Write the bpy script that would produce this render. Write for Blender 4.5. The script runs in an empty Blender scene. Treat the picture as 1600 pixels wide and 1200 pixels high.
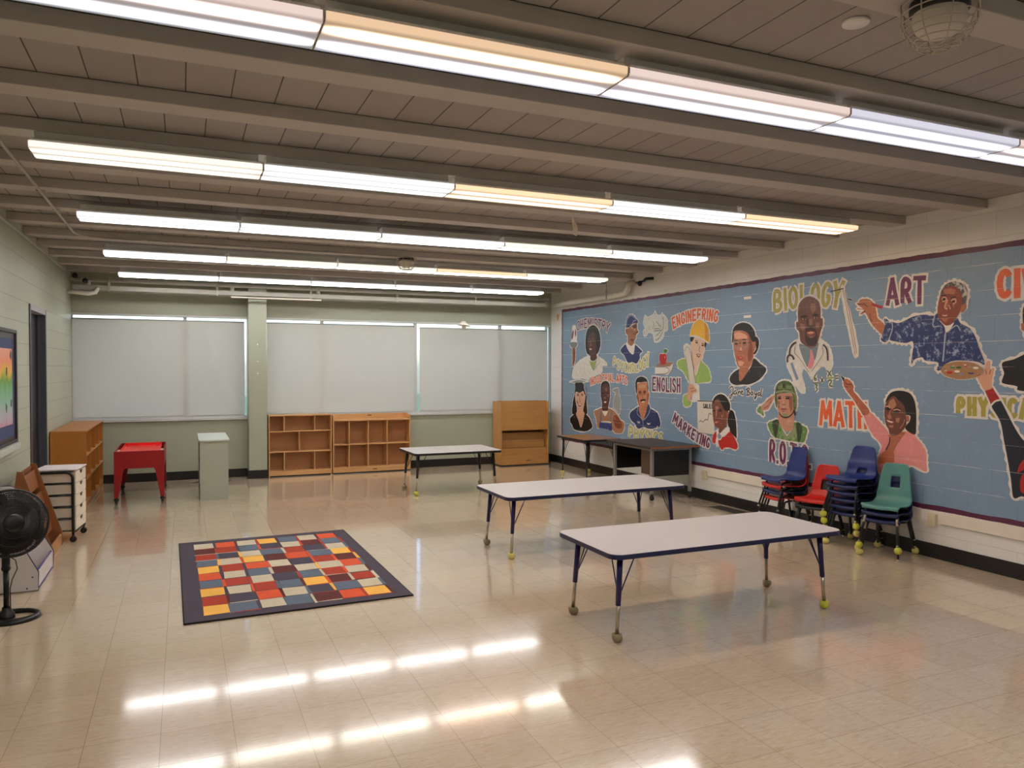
import bpy, bmesh, math, random
from mathutils import Vector, Matrix
random.seed(7)
SC = bpy.context.scene
COL = SC.collection

# ------------------------------------------------------------------ camera, world, exposure
CAM_H, CAM_YAW, CAM_PITCH, CAM_ROLL = 1.6481, 0.4085, 0.0209, 0.002
cam_data = bpy.data.cameras.new('camera')
cam_data.sensor_fit = 'HORIZONTAL'; cam_data.sensor_width = 36.0
cam_data.lens = 36.0 * 1187.03 / 1600.0
cam_data.clip_start = 0.05
cam = bpy.data.objects.new('camera', cam_data); COL.objects.link(cam)
_f = Vector((math.sin(CAM_YAW)*math.cos(CAM_PITCH), math.cos(CAM_YAW)*math.cos(CAM_PITCH), -math.sin(CAM_PITCH)))
_r0 = Vector((math.cos(CAM_YAW), -math.sin(CAM_YAW), 0)); _u0 = _r0.cross(_f)
_r = math.cos(CAM_ROLL)*_r0 + math.sin(CAM_ROLL)*_u0; _u = math.cos(CAM_ROLL)*_u0 - math.sin(CAM_ROLL)*_r0
_m = Matrix((( _r.x,_u.x,-_f.x,0),(_r.y,_u.y,-_f.y,0),(_r.z,_u.z,-_f.z,CAM_H),(0,0,0,1)))
cam.matrix_world = _m
SC.camera = cam

world = bpy.data.worlds.new('daylight'); SC.world = world; world.use_nodes = True
wn = world.node_tree; wn.nodes.clear()
wo = wn.nodes.new('ShaderNodeOutputWorld'); wb = wn.nodes.new('ShaderNodeBackground')
sky = wn.nodes.new('ShaderNodeTexSky'); sky.sky_type = 'NISHITA'; sky.sun_disc = False
sky.sun_elevation = math.radians(42); sky.sun_rotation = math.radians(150); sky.air_density = 1.0; sky.dust_density = 2.0
wb.inputs['Strength'].default_value = 0.42
wn.links.new(sky.outputs[0], wb.inputs[0]); wn.links.new(wb.outputs[0], wo.inputs[0])

SC.view_settings.view_transform = 'Standard'; SC.view_settings.look = 'None'
SC.view_settings.gamma = 1.0; SC.view_settings.use_curve_mapping = False
SC.view_settings.exposure = 0.42
LAMP = 26.0                         # brightness of the lens above the tubes

# ------------------------------------------------------------------ helpers
def srgb(r, g, b):
    def c(v):
        v /= 255.0
        return v/12.92 if v <= 0.04045 else ((v+0.055)/1.055)**2.4
    return (c(r), c(g), c(b), 1.0)

class Nodes:
    def __init__(s, name):
        s.m = bpy.data.materials.new(name); s.m.use_nodes = True
        s.t = s.m.node_tree; s.t.nodes.clear()
        s.out = s.t.nodes.new('ShaderNodeOutputMaterial')
    def n(s, typ, **kw):
        nd = s.t.nodes.new('ShaderNode'+typ)
        for k, v in kw.items():
            if k.startswith('i_'):
                k2 = k[2:].replace('_', ' ')
                key = next((i for i in nd.inputs if i.name.lower() == k2.lower() and i.enabled), None)
                key.default_value = v
            else: setattr(nd, k, v)
        return nd
    def l(s, a, b): s.t.links.new(a, b)
    def math(s, op, a, b=None, clamp=False):
        nd = s.n('Math', operation=op); nd.use_clamp = clamp
        for i, v in enumerate((a, b)):
            if v is None: continue
            if isinstance(v, (int, float)): nd.inputs[i].default_value = v
            else: s.l(v, nd.inputs[i])
        return nd.outputs[0]
    def mix(s, fac, a, b, mode='MIX'):
        nd = s.n('Mix', data_type='RGBA', blend_type=mode)
        for i, v in ((0, fac), (6, a), (7, b)):
            if isinstance(v, (int, float, tuple)): nd.inputs[i].default_value = v
            else: s.l(v, nd.inputs[i])
        return nd.outputs[2]
    def pos(s): return s.n('NewGeometry').outputs['Position']
    def noise(s, vec, scale, detail=3, rough=0.5, stretch=None):
        if stretch:
            mp = s.n('Mapping'); mp.inputs['Scale'].default_value = stretch; s.l(vec, mp.inputs[0]); vec = mp.outputs[0]
        nd = s.n('TexNoise'); nd.inputs['Scale'].default_value = scale; nd.inputs['Detail'].default_value = detail
        nd.inputs['Roughness'].default_value = rough; s.l(vec, nd.inputs['Vector'])
        return nd.outputs['Fac']
    def ramp(s, fac, lo, hi):
        nd = s.n('MapRange'); nd.inputs[1].default_value = lo; nd.inputs[2].default_value = hi; s.l(fac, nd.inputs[0])
        return nd.outputs[0]
    def bsdf(s, color, rough=0.5, **kw):
        b = s.n('BsdfPrincipled')
        for k, v in dict(Base_Color=color, Roughness=rough, **kw).items():
            i = b.inputs[k.replace('_', ' ')]
            if isinstance(v, (int, float, tuple)): i.default_value = v
            else: s.l(v, i)
        s.l(b.outputs[0], s.out.inputs[0]); s.b = b
        return b
    def bump(s, h, strength=0.3, dist=0.01):
        nd = s.n('Bump'); nd.inputs['Strength'].default_value = strength; nd.inputs['Distance'].default_value = dist
        s.l(h, nd.inputs['Height']); s.l(nd.outputs[0], s.b.inputs['Normal'])

_plain = {}
def plain(name, rgb, rough=0.5, metal=0.0, vary=0.06, **kw):
    """A painted, plastic or metal surface with a slight mottled variation."""
    if name in _plain: return _plain[name]
    s = Nodes(name); c = srgb(*rgb)
    tc = s.n('TexCoord').outputs['Object']
    f = s.noise(tc, 9.0, 4)
    d = tuple(x*(1-vary) for x in c[:3])+(1,); u = tuple(min(1, x*(1+vary)) for x in c[:3])+(1,)
    s.bsdf(s.mix(f, d, u), rough, Metallic=metal, **kw)
    _plain[name] = s.m
    return s.m

def wood(name, rgb, dark=0.72, axis='x', rough=0.35):
    if name in _plain: return _plain[name]
    s = Nodes(name); c = srgb(*rgb)
    tc = s.n('TexCoord').outputs['Object']
    st = {'x': (1.2, 14, 14), 'z': (14, 14, 1.2), 'y': (14, 1.2, 14)}[axis]
    f = s.noise(tc, 2.2, 6, 0.6, st)
    g = s.noise(tc, 1.1, 2, 0.5)
    f2 = s.math('ADD', s.math('MULTIPLY', f, 0.7), s.math('MULTIPLY', g, 0.3))
    d = tuple(x*dark for x in c[:3])+(1,)
    s.bsdf(s.mix(s.ramp(f2, 0.35, 0.68), d, c), rough)
    _plain[name] = s.m
    return s.m

def blocks(s, u='y', course=0.2083):
    """Joint mask (1 in the joint) of a running-bond block wall lying in the plane (u, z)."""
    p = s.n('SeparateXYZ'); s.l(s.pos(), p.inputs[0])
    cb = s.n('CombineXYZ'); s.l(p.outputs['XYZ'.index(u.upper())], cb.inputs[0]); s.l(p.outputs[2], cb.inputs[1])
    mp = s.n('Mapping'); mp.inputs['Location'].default_value = (8.0, course*40, 0); s.l(cb.outputs[0], mp.inputs[0])
    br = s.n('TexBrick'); br.offset = 0.5; br.squash = 1.0
    br.inputs['Scale'].default_value = 1.0; br.inputs['Mortar Size'].default_value = 0.0035
    br.inputs['Mortar Smooth'].default_value = 0.35
    br.inputs['Brick Width'].default_value = course*2; br.inputs['Row Height'].default_value = course
    br.inputs['Color1'].default_value = (0.45, 0.45, 0.45, 1); br.inputs['Color2'].default_value = (0.55, 0.55, 0.55, 1)
    s.l(mp.outputs[0], br.inputs['Vector'])
    # mask of the horizontal joints alone
    zz = s.math('FRACT', s.math('DIVIDE', s.math('ADD', p.outputs[2], course*40.5), course))
    hz = s.math('LESS_THAN', s.math('ABSOLUTE', s.math('SUBTRACT', zz, 0.5)), 0.013)
    return br.outputs['Fac'], hz, br.outputs['Color']

def block_wall(name, rgb, u='y', joint=0.8, rough=0.42):
    s = Nodes(name); c = srgb(*rgb)
    f, hz, bc = blocks(s, u)
    f = s.math('ADD', s.math('MULTIPLY', f, 0.35), s.math('MULTIPLY', hz, 0.5), True)
    n = s.noise(s.pos(), 2.3, 4); g = s.noise(s.pos(), 60, 3)
    base = s.mix(n, tuple(x*0.94 for x in c[:3])+(1,), tuple(min(1, x*1.04) for x in c[:3])+(1,))
    base = s.mix(0.12, base, bc, 'OVERLAY')
    jc = tuple(x*joint for x in c[:3])+(1,)
    col = s.mix(s.math('MULTIPLY', f, 0.7), base, jc)
    s.bsdf(col, rough)
    h = s.math('ADD', s.math('MULTIPLY', s.math('SUBTRACT', 1.0, f), 1.0), s.math('MULTIPLY', g, 0.10))
    s.bump(h, 0.6, 0.006)
    return s.m

def paint(name, rgb, rough=0.4, vary=0.12, scale=22, chip=0.6, second=None, sfac=(0.55, 0.62)):
    """Wall paint of the mural: brushed colour, block joints, pale chips along the bed joints."""
    key = 'p_'+name
    if key in _plain: return _plain[key]
    s = Nodes(name); c = srgb(*rgb)
    f, hz, bc = blocks(s, 'y')
    n = s.noise(s.pos(), scale, 5, 0.65)
    base = s.mix(n, tuple(x*(1-vary) for x in c[:3])+(1,), tuple(min(1, x*(1+vary)) for x in c[:3])+(1,))
    if second:
        base = s.mix(s.ramp(s.noise(s.pos(), 16, 6, 0.75), *sfac), base, srgb(*second))
    if chip:
        k = s.ramp(s.noise(s.pos(), 3.1, 5, 0.7), 0.42, 0.6)
        base = s.mix(s.math('MULTIPLY', hz, s.math('MULTIPLY', k, chip)), base, srgb(214, 212, 208))
        k2 = s.math('SUBTRACT', f, hz, True)
        base = s.mix(s.math('MULTIPLY', k2, 0.25), base, tuple(x*0.7 for x in c[:3])+(1,))
    s.bsdf(base, rough)
    s.bump(s.math('SUBTRACT', 1.0, f), 0.5, 0.005)
    _plain[key] = s.m
    return s.m

class MB:
    """Collects shapes and links them as ONE mesh object."""
    def __init__(s): s.bm = bmesh.new(); s.smooth = []
    def _tag(s, faces, mi, smooth):
        for f in faces: f.material_index = mi; f.smooth = smooth
    def box(s, x0, x1, y0, y1, z0, z1, mi=0, bevel=0.0, rot=None, org=None):
        vs = [s.bm.verts.new((x, y, z)) for x in (x0, x1) for y in (y0, y1) for z in (z0, z1)]
        q = [(0,1,3,2),(4,6,7,5),(0,4,5,1),(2,3,7,6),(0,2,6,4),(1,5,7,3)]
        fs = [s.bm.faces.new([vs[i] for i in k]) for k in q]
        s._tag(fs, mi, False)
        if bevel:
            es = set(e for f in fs for e in f.edges)
            r = bmesh.ops.bevel(s.bm, geom=list(es), offset=bevel, segments=2, affect='EDGES', profile=0.5)
            s._tag(r['faces'], mi, True)
            vs = list({v for f in r['faces'] for v in f.verts} | {v for f in fs if f.is_valid for v in f.verts})
        if rot is not None:
            bmesh.ops.rotate(s.bm, verts=[v for v in vs if v.is_valid], cent=org or (0,0,0), matrix=rot)
        return s
    def tube(s, pts, r, seg=10, mi=0, caps=True, closed=False):
        pts = [Vector(p) for p in pts]; n = len(pts)
        rs = r if isinstance(r, (list, tuple)) else [r]*n
        rings = []; prev = None
        for i, p in enumerate(pts):
            if closed: d = (pts[(i+1) % n]-pts[i-1]).normalized()
            else: d = (pts[min(i+1, n-1)]-pts[max(i-1, 0)]).normalized()
            a = prev - d*prev.dot(d) if prev is not None else d.orthogonal()
            if a.length < 1e-6: a = d.orthogonal()
            a.normalize(); b = d.cross(a); prev = a
            rings.append([s.bm.verts.new(p + rs[i]*(math.cos(2*math.pi*k/seg)*a + math.sin(2*math.pi*k/seg)*b)) for k in range(seg)])
        m = n if closed else n-1
        for i in range(m):
            A, B = rings[i], rings[(i+1) % n]
            for k in range(seg):
                f = s.bm.faces.new((A[k], A[(k+1) % seg], B[(k+1) % seg], B[k])); f.material_index = mi; f.smooth = True
        if caps and not closed:
            s._tag([s.bm.faces.new(list(reversed(rings[0]))), s.bm.faces.new(rings[-1])], mi, False)
        return s
    def ball(s, c, r, mi=0, sx=1, sy=1, sz=1, u=14, v=10):
        m = Matrix.Translation(Vector(c)) @ Matrix.Diagonal((r*sx, r*sy, r*sz, 1))
        g = bmesh.ops.create_uvsphere(s.bm, u_segments=u, v_segments=v, radius=1.0, matrix=m)
        s._tag({f for vv in g['verts'] for f in vv.link_faces}, mi, True)
        return s
    def lathe(s, prof, c=(0,0,0), seg=28, mi=0, axis=None):
        """prof: (radius, height) pairs; axis: direction of the height."""
        ax = Vector(axis or (0,0,1)).normalized(); q = Vector((0,0,1)).rotation_difference(ax).to_matrix()
        rings = []
        for rr, h in prof:
            if rr < 1e-6: rings.append([s.bm.verts.new(Vector(c)+q@Vector((0,0,h)))])
            else: rings.append([s.bm.verts.new(Vector(c)+q@Vector((rr*math.cos(2*math.pi*k/seg), rr*math.sin(2*math.pi*k/seg), h))) for k in range(seg)])
        for A, B in zip(rings, rings[1:]):
            for k in range(seg):
                k2 = (k+1) % seg
                if len(A) == 1 and len(B) == 1: continue
                if len(A) == 1: vv = (A[0], B[k2], B[k])
                elif len(B) == 1: vv = (A[k], A[k2], B[0])
                else: vv = (A[k], A[k2], B[k2], B[k])
                f = s.bm.faces.new(vv); f.material_index = mi; f.smooth = True
        return s
    def prism(s, poly, vec, mi=0, mside=None, smooth=False):
        """A planar outline (3-D points) extruded along vec."""
        a = [s.bm.verts.new(Vector(p)) for p in poly]; b = [s.bm.verts.new(Vector(p)+Vector(vec)) for p in poly]
        n = len(a)
        fs = [s.bm.faces.new(list(reversed(a))), s.bm.faces.new(b)]; s._tag(fs, mi, False)
        for i in range(n):
            f = s.bm.faces.new((a[i], a[(i+1) % n], b[(i+1) % n], b[i])); f.material_index = mi if mside is None else mside; f.smooth = smooth
        return s
    def build(s, name, mats, parent=None, loc=None, rotz=0.0, bevel=0.0, flat=False, recalc=True):
        if recalc: bmesh.ops.recalc_face_normals(s.bm, faces=s.bm.faces)
        me = bpy.data.meshes.new(name); s.bm.to_mesh(me); s.bm.free()
        for m in (mats if isinstance(mats, (list, tuple)) else [mats]): me.materials.append(m)
        o = bpy.data.objects.new(name, me); COL.objects.link(o)
        if parent is not None: o.parent = parent
        if loc: o.location = loc
        if rotz: o.rotation_euler = (0, 0, rotz)
        if bevel:
            bv = o.modifiers.new('bevel', 'BEVEL'); bv.width = bevel; bv.segments = 2; bv.limit_method = 'ANGLE'; bv.angle_limit = math.radians(40)
        return o

def rrect(x0, x1, y0, y1, r, z, seg=6):
    pts = []
    for cx, cy, a0 in ((x1-r, y1-r, 0), (x0+r, y1-r, 90), (x0+r, y0+r, 180), (x1-r, y0+r, 270)):
        for k in range(seg+1):
            a = math.radians(a0+90*k/seg); pts.append((cx+r*math.cos(a), cy+r*math.sin(a), z))
    return pts

def tag(o, label=None, cat=None, group=None, kind=None):
    if label: o['label'] = label
    if cat: o['category'] = cat
    if group: o['group'] = group
    if kind: o['kind'] = kind
    return o
def thing(name, label, cat, loc=(0,0,0), rotz=0.0, group=None):
    o = bpy.data.objects.new(name, None); COL.objects.link(o); o.empty_display_size = 0.1
    o.location = loc; o.rotation_euler = (0, 0, rotz)
    return tag(o, label, cat, group)
def struct(o, label=None): return tag(o, label, kind='structure')
def copy_tree(o, parent=None):
    c = o.copy(); COL.objects.link(c); c.parent = parent
    for ch in list(o.children): copy_tree(ch, c)
    return c

# ------------------------------------------------------------------ the room
XL, XR, YF, YB, ZD, ZB = -1.423, 6.005, 12.1275, -2.6, 3.025, 2.953
OUT = 0.22

# floor tiles
s = Nodes('vinyl_tile_floor')
p = s.pos()
mp = s.n('Mapping'); mp.inputs['Location'].default_value = (0.712+0.3048*40, -3.7343+0.3048*40, 0); s.l(p, mp.inputs[0])
br = s.n('TexBrick'); br.offset = 0.0
for k, v in (('Scale', 1.0), ('Mortar Size', 0.0011), ('Mortar Smooth', 0.1), ('Brick Width', 0.3048), ('Row Height', 0.3048)): br.inputs[k].default_value = v
br.inputs['Color1'].default_value = srgb(198, 179, 155); br.inputs['Color2'].default_value = srgb(204, 185, 161); br.inputs['Mortar'].default_value = srgb(140, 119, 94)
s.l(mp.outputs[0], br.inputs['Vector'])
st = s.noise(p, 6.0, 6, 0.7, (1.6, 13, 1))
st2 = s.noise(p, 9.0, 4, 0.6, (2.2, 16, 1))
big = s.noise(p, 0.8, 3)
col = s.mix(s.math('MULTIPLY', s.ramp(st, 0.5, 0.66), 0.5), br.outputs['Color'], srgb(168, 140, 106))
col = s.mix(s.math('MULTIPLY', s.ramp(st2, 0.55, 0.68), 0.42), col, srgb(232, 218, 194))
col = s.mix(s.math('MULTIPLY', s.ramp(big, 0.4, 0.7), 0.16), col, srgb(190, 162, 126))
s.bsdf(col, s.math('ADD', 0.10, s.math('MULTIPLY', st, 0.08)), Coat_Weight=0.75, Coat_Roughness=0.07, Coat_IOR=1.55)
s.bump(s.math('ADD', s.math('ADD', s.math('MULTIPLY', st, 0.5), s.math('MULTIPLY', s.noise(p, 42.0, 2, 0.5, (1, 1.6, 1)), 1.1)), s.math('MULTIPLY', s.math('SUBTRACT', 1.0, br.outputs['Fac']), 0.5)), 0.06, 0.004)
b = MB(); b.box(XL-OUT, XR+OUT, YB-OUT, YF+OUT, -0.1, 0.0)
struct(b.build('floor', s.m), 'beige streaked vinyl tile floor, waxed and glossy')

# ceiling deck
s = Nodes('painted_plank_deck')
p = s.pos()
mp = s.n('Mapping'); mp.inputs['Location'].default_value = (0.6167+0.2124*40, -4.155+0.7586*20, 0); s.l(p, mp.inputs[0])
br = s.n('TexBrick'); br.offset = 0.5; br.offset_frequency = 2
for k, v in (('Scale', 1.0), ('Mortar Size', 0.0035), ('Mortar Smooth', 0.3), ('Brick Width', 0.2124), ('Row Height', 0.7586)): br.inputs[k].default_value = v
for k, c in (('Color1', (160, 153, 148)), ('Color2', (168, 161, 155)), ('Mortar', (50, 43, 38))): br.inputs[k].default_value = srgb(*c)
s.l(mp.outputs[0], br.inputs['Vector'])
n = s.noise(p, 5, 5, 0.6)
col = s.mix(s.math('MULTIPLY', n, 0.25), br.outputs['Color'], srgb(138, 130, 124))
s.bsdf(col, 0.6); s.bump(s.math('ADD', s.math('SUBTRACT', 1.0, br.outputs['Fac']), s.math('MULTIPLY', s.noise(p, 45, 4), 0.15)), 0.5, 0.006)
b = MB(); b.box(XL-OUT, XR+OUT, YB-OUT, YF+OUT, ZD, ZD+0.12)
ceiling = struct(b.build('ceiling', s.m), 'painted plank ceiling on closely spaced beams')
m_beam = plain('beam_paint', (186, 179, 172), 0.55)
for k in range(-8, 11):
    y = 4.155+0.7586*k
    if y < YB: continue
    b = MB(); b.box(XL, XR, y, y+0.167, ZB, ZD-0.0005, bevel=0.004)
    b.build('beam', m_beam, ceiling)

# walls
m_right = block_wall('white_block_wall', (232, 228, 221), 'y', 0.72)
m_left = block_wall('pale_green_block_wall', (186, 190, 172), 'y', 0.62)
m_green = plain('sage_wall_paint', (166, 170, 150), 0.45, vary=0.03)
m_head = plain('dull_sage_paint', (150, 162, 138), 0.5, vary=0.05)
m_base = plain('black_baseboard_rubber', (26, 24, 24), 0.35, vary=0.1)
m_alu = plain('aluminium_frame', (204, 204, 202), 0.4, metal=0.15, vary=0.03)
m_conduit = plain('painted_conduit', (176, 172, 162), 0.45)
m_pipe = plain('white_pipe_jacket', (222, 216, 204), 0.5)
m_black = plain('black_plastic', (16, 16, 18), 0.35)
m_blackm = plain('black_metal', (14, 13, 15), 0.3)
m_chrome = plain('worn_steel', (190, 180, 162), 0.28, metal=1.0, vary=0.08)

b = MB(); b.box(XR, XR+OUT, YB-OUT, YF+OUT, 0, ZD); struct(b.build('wall_right', m_right), 'white painted block wall')
DY0, DY1, DZ = 8.97, 9.95, 2.29          # doorway in the left wall
b = MB(); b.box(XL-OUT, XL, YB-OUT, DY0, 0, ZD); b.box(XL-OUT, XL, DY1, YF+OUT, 0, ZD); b.box(XL-OUT, XL, DY0, DY1, DZ, ZD)
struct(b.build('wall_left', m_left), 'pale green painted block wall')
b = MB(); b.box(XL-OUT, XR+OUT, YB-OUT, YB, 0, ZD); struct(b.build('wall_back', m_left), 'pale green wall behind the camera')
WZ0, WZ1 = 0.90, 2.385
b = MB()
b.box(XL, XR, YF, YF+OUT, 0, WZ0); b.box(XL, XR, YF, YF+OUT, WZ1+0.02, ZD)
b.box(0.90, 1.16, YF, YF+OUT, WZ0, WZ1+0.02); b.box(5.985, XR, YF, YF+OUT, WZ0, WZ1+0.02)
wall_far = struct(b.build('wall_far', m_green), 'sage green window wall')
b = MB(); b.box(0.886, 1.145, 11.84, YF, 0, ZD-0.001, bevel=0.006); b.build('pillar', m_green, wall_far)

b = MB(); b.box(XR-0.012, XR, YB, YF, 0, 0.125, bevel=0.003); struct(b.build('baseboard_right', m_base), 'black rubber base')
b = MB(); b.box(XL, XL+0.012, YB, DY0-0.06, 0, 0.125, bevel=0.003); b.box(XL, XL+0.012, DY1+0.06, YF, 0, 0.125, bevel=0.003)
struct(b.build('baseboard_left', m_base), 'black rubber base')
b = MB(); b.box(XL, 0.886, YF-0.012, YF, 0, 0.125, bevel=0.003); b.box(1.145, XR, YF-0.012, YF, 0, 0.125, bevel=0.003)
b.box(0.874, 1.157, 11.828, 11.84, 0, 0.125, bevel=0.003); b.box(0.874, 0.886, 11.84, YF, 0, 0.125); b.box(1.145, 1.157, 11.84, YF, 0, 0.125)
struct(b.build('baseboard_far', m_base), 'black rubber base')

# door
m_dframe = plain('dark_grey_door_frame', (74, 76, 84), 0.4)
m_dleaf = plain('dark_door_leaf', (44, 42, 46), 0.4)
m_lint = plain('pale_lintel_paint', (176, 176, 180), 0.4)
b = MB(); b.box(XL-0.12, XL-0.075, DY0+0.05, DY1-0.05, 0.005, DZ-0.06, bevel=0.002)
door = struct(b.build('door_1', m_dleaf), 'dark door standing back in the left wall')
b = MB()
b.box(XL-OUT, XL+0.012, DY0-0.005, DY0+0.05, 0, DZ, bevel=0.004); b.box(XL-OUT, XL+0.012, DY1-0.05, DY1+0.005, 0, DZ, bevel=0.004)
b.box(XL-0.07, XL-0.05, DY1-0.065, DY1-0.05, 0, DZ-0.05)
b.build('frame', m_dframe, door)
b = MB(); b.box(XL-OUT, XL+0.012, DY0+0.05, DY1-0.05, DZ-0.06, DZ, bevel=0.004); tag(b.build('lintel', m_lint, door), 'pale grey top of the door frame')
b = MB(); b.lathe([(0, 0), (0.028, 0), (0.028, 0.008), (0.01, 0.014), (0.01, 0.04), (0.026, 0.05), (0.026, 0.07), (0, 0.078)], (XL-0.075, DY0+0.13, 1.0), axis=(1, 0, 0))
b.build('door_handle', m_chrome, door)

# windows
glass = Nodes('window_glass'); glass.bsdf((0.9, 0.97, 1.0, 1), 0.02, Transmission_Weight=1.0, IOR=1.1); m_glass = glass.m
def window(n, x0, x1, mull, label):
    b = MB()
    b.box(x0, x1, YF-0.004, YF+0.07, WZ1-0.005, WZ1+0.024, bevel=0.003)
    b.box(x0, x0+0.014, YF+0.03, YF+0.09, WZ0, WZ1); b.box(x1-0.014, x1, YF+0.03, YF+0.09, WZ0, WZ1)
    b.box(x0, x1, YF+0.03, YF+0.09, WZ0, WZ0+0.03)
    w = struct(b.build('window_%d' % n, m_alu), label)
    b = MB(); b.box(x0, x1, YF-0.035, YF+0.09, 0.868, 0.905, bevel=0.003); b.box(x0, x1, YF-0.012, YF+0.03, 0.905, 0.925); b.build('window_sill', m_alu, w)
    for m in mull:
        b = MB(); b.box(m-0.024, m+0.024, YF+0.035, YF+0.095, WZ0+0.03, WZ1-0.006); b.build('mullion', m_alu, w)
    b = MB(); b.box(x0+0.015, x1-0.015, YF+0.066, YF+0.072, WZ0+0.031, WZ1-0.006); b.build('pane', m_glass, w)
window(1, XL, 0.90, [0.03], 'left window behind a light roller shade')
window(2, 1.16, 5.985, [2.01, 3.526, 5.04], 'right window behind two light roller shades')

# roller shades
s = Nodes('shade_cloth')
n = s.noise(s.pos(), 160, 2, 0.5, (1, 1, 1)); n2 = s.noise(s.pos(), 1.4, 3)
colr = s.mix(n2, srgb(206, 203, 196), srgb(216, 213, 206))
d = s.n('BsdfDiffuse'); s.l(colr, d.inputs[0])
tr = s.n('BsdfTranslucent'); tr.inputs[0].default_value = srgb(226, 206, 180)
ms = s.n('MixShader'); ms.inputs[0].default_value = 0.30; s.l(d.outputs[0], ms.inputs[1]); s.l(tr.outputs[0], ms.inputs[2]); s.l(ms.outputs[0], s.out.inputs[0])
m_shade = s.m
m_tube = plain('shade_tube', (150, 150, 150), 0.4)
def shade(x0, x1, ztop, label, sag=False):
    t = thing('roller_shade', label, 'window shade', ((x0+x1)/2, YF+0.012, 0.93), group='roller shades over the windows')
    w = (x1-x0)/2; h = ztop-0.93
    b = MB(); N, M = 60, 34; g = []
    for j in range(M+1):
        row = []
        for i in range(N+1):
            x = -w+2*w*i/N; z = h*j/M; v = j/M; u = i/N
            y = 0.0
            if sag:   # one long diagonal buckle from the lower left corner up, one from the lower right
                c1 = 0.10+0.30*math.sqrt(max(v, 0)); y -= 0.012*math.exp(-((u-c1)/0.022)**2)*(1-0.55*v)
                c2 = 1.0-0.25*math.sqrt(max(v, 0)); y -= 0.010*math.exp(-((u-c2)/0.03)**2)*(1-0.6*v)
                y -= 0.012*math.exp(-((u-0.655)/0.014)**2)*(1-v)**1.2
            else:
                y -= 0.003*math.sin(u*5)*v
            row.append(b.bm.verts.new((x, y, z)))
        g.append(row)
    for j in range(M):
        for i in range(N):
            f = b.bm.faces.new((g[j][i], g[j][i+1], g[j+1][i+1], g[j+1][i])); f.smooth = True
    b.build('cloth', m_shade, t, recalc=False)
    b = MB(); b.tube([(-w, 0.008, h+0.006), (w, 0.008, h+0.006)], 0.011, 10); b.build('roller_tube', m_tube, t)
    b = MB(); b.box(-w, w, -0.006, 0.004, 0.0, 0.02, bevel=0.002); b.build('hem_bar', m_shade, t)
shade(XL+0.006, 0.852, 2.325, 'wide light grey roller shade with long diagonal creases, left of the pillar', True)
shade(1.175, 3.50, 2.325, 'light grey roller shade just right of the pillar, above the two open shelves')
shade(3.588, 5.925, 2.305, 'light grey roller shade in the far right corner, behind the book display')

# low daylight ground and hedge outside the glass
m_grass = plain('lawn', (96, 116, 78), 0.8, vary=0.2)
b = MB(); b.box(-30, 36, YF+0.6, 60, -0.6, -0.5); struct(b.build('ground_outside', m_grass), 'lawn beyond the windows')

# ------------------------------------------------------------------ ceiling lights
m_house = plain('lamp_housing_white', (232, 230, 226), 0.4)
CW = {'w': (1.0, 0.985, 0.97), 'o': (1.0, 0.66, 0.40), 'l': (0.56, 0.54, 0.62), 'p': (0.66, 0.52, 0.47), 'q': (0.66, 0.45, 0.28), 'y': (1.0, 0.93, 0.74), 'd': (0.36, 0.36, 0.38), 'c': (1.0, 0.88, 0.72)}
def lens_mat(a, c):
    key = 'lens_'+a+c
    if key in _plain: return _plain[key]
    s = Nodes('lit_lens_%s_%s' % (a, c))
    sp = s.n('SeparateXYZ'); s.l(s.n('TexCoord').outputs['Object'], sp.inputs[0])
    y, x = sp.outputs[1], sp.outputs[0]
    def bell(c0, w):   # a tube glowing through the prismatic lens
        q = s.math('DIVIDE', s.math('SUBTRACT', y, c0), w)
        return s.math('POWER', 2.718, s.math('MULTIPLY', s.math('MULTIPLY', q, q), -1.0))
    ends = s.ramp(s.math('SUBTRACT', 0.605, s.math('ABSOLUTE', x)), 0.0, 0.10)
    ends = s.math('ADD', 0.12, s.math('MULTIPLY', ends, 0.88))
    def tint(k, st):
        cb = s.n('VectorMath', operation='SCALE'); cb.inputs[0].default_value = CW[k]; s.l(st, cb.inputs['Scale']); return cb.outputs[0]
    near = tint(a, s.math('MULTIPLY', s.math('MULTIPLY', bell(-0.066, 0.0235), LAMP), ends))
    far = tint(c, s.math('MULTIPLY', s.math('MULTIPLY', bell(0.066, 0.0235), LAMP), ends))
    ad = s.n('VectorMath', operation='ADD'); s.l(near, ad.inputs[0]); s.l(far, ad.inputs[1])
    mixf = s.ramp(y, -0.1, 0.1)
    amb = s.mix(mixf, tuple(CW[a])+(1,), tuple(CW[c])+(1,))
    side = s.ramp(s.math('ABSOLUTE', y), 0.125, 0.134)
    sc = s.n('VectorMath', operation='SCALE'); s.l(s.math('ADD', 0.52, s.math('MULTIPLY', side, 0.45)), sc.inputs['Scale']); s.l(amb, sc.inputs[0])
    ad2 = s.n('VectorMath', operation='ADD'); s.l(ad.outputs[0], ad2.inputs[0]); s.l(sc.outputs[0], ad2.inputs[1])
    em = s.n('Emission'); s.l(ad2.outputs[0], em.inputs[0]); em.inputs[1].default_value = 1.0
    s.l(em.outputs[0], s.out.inputs[0])
    _plain[key] = s.m
    return s.m
_b = MB(); _b.box(-0.60, 0.60, -0.128, 0.128, 0.036, 0.052, bevel=0.003); _b.box(-0.59, 0.59, -0.06, 0.06, 0.052, 0.108); house0 = _b
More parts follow.
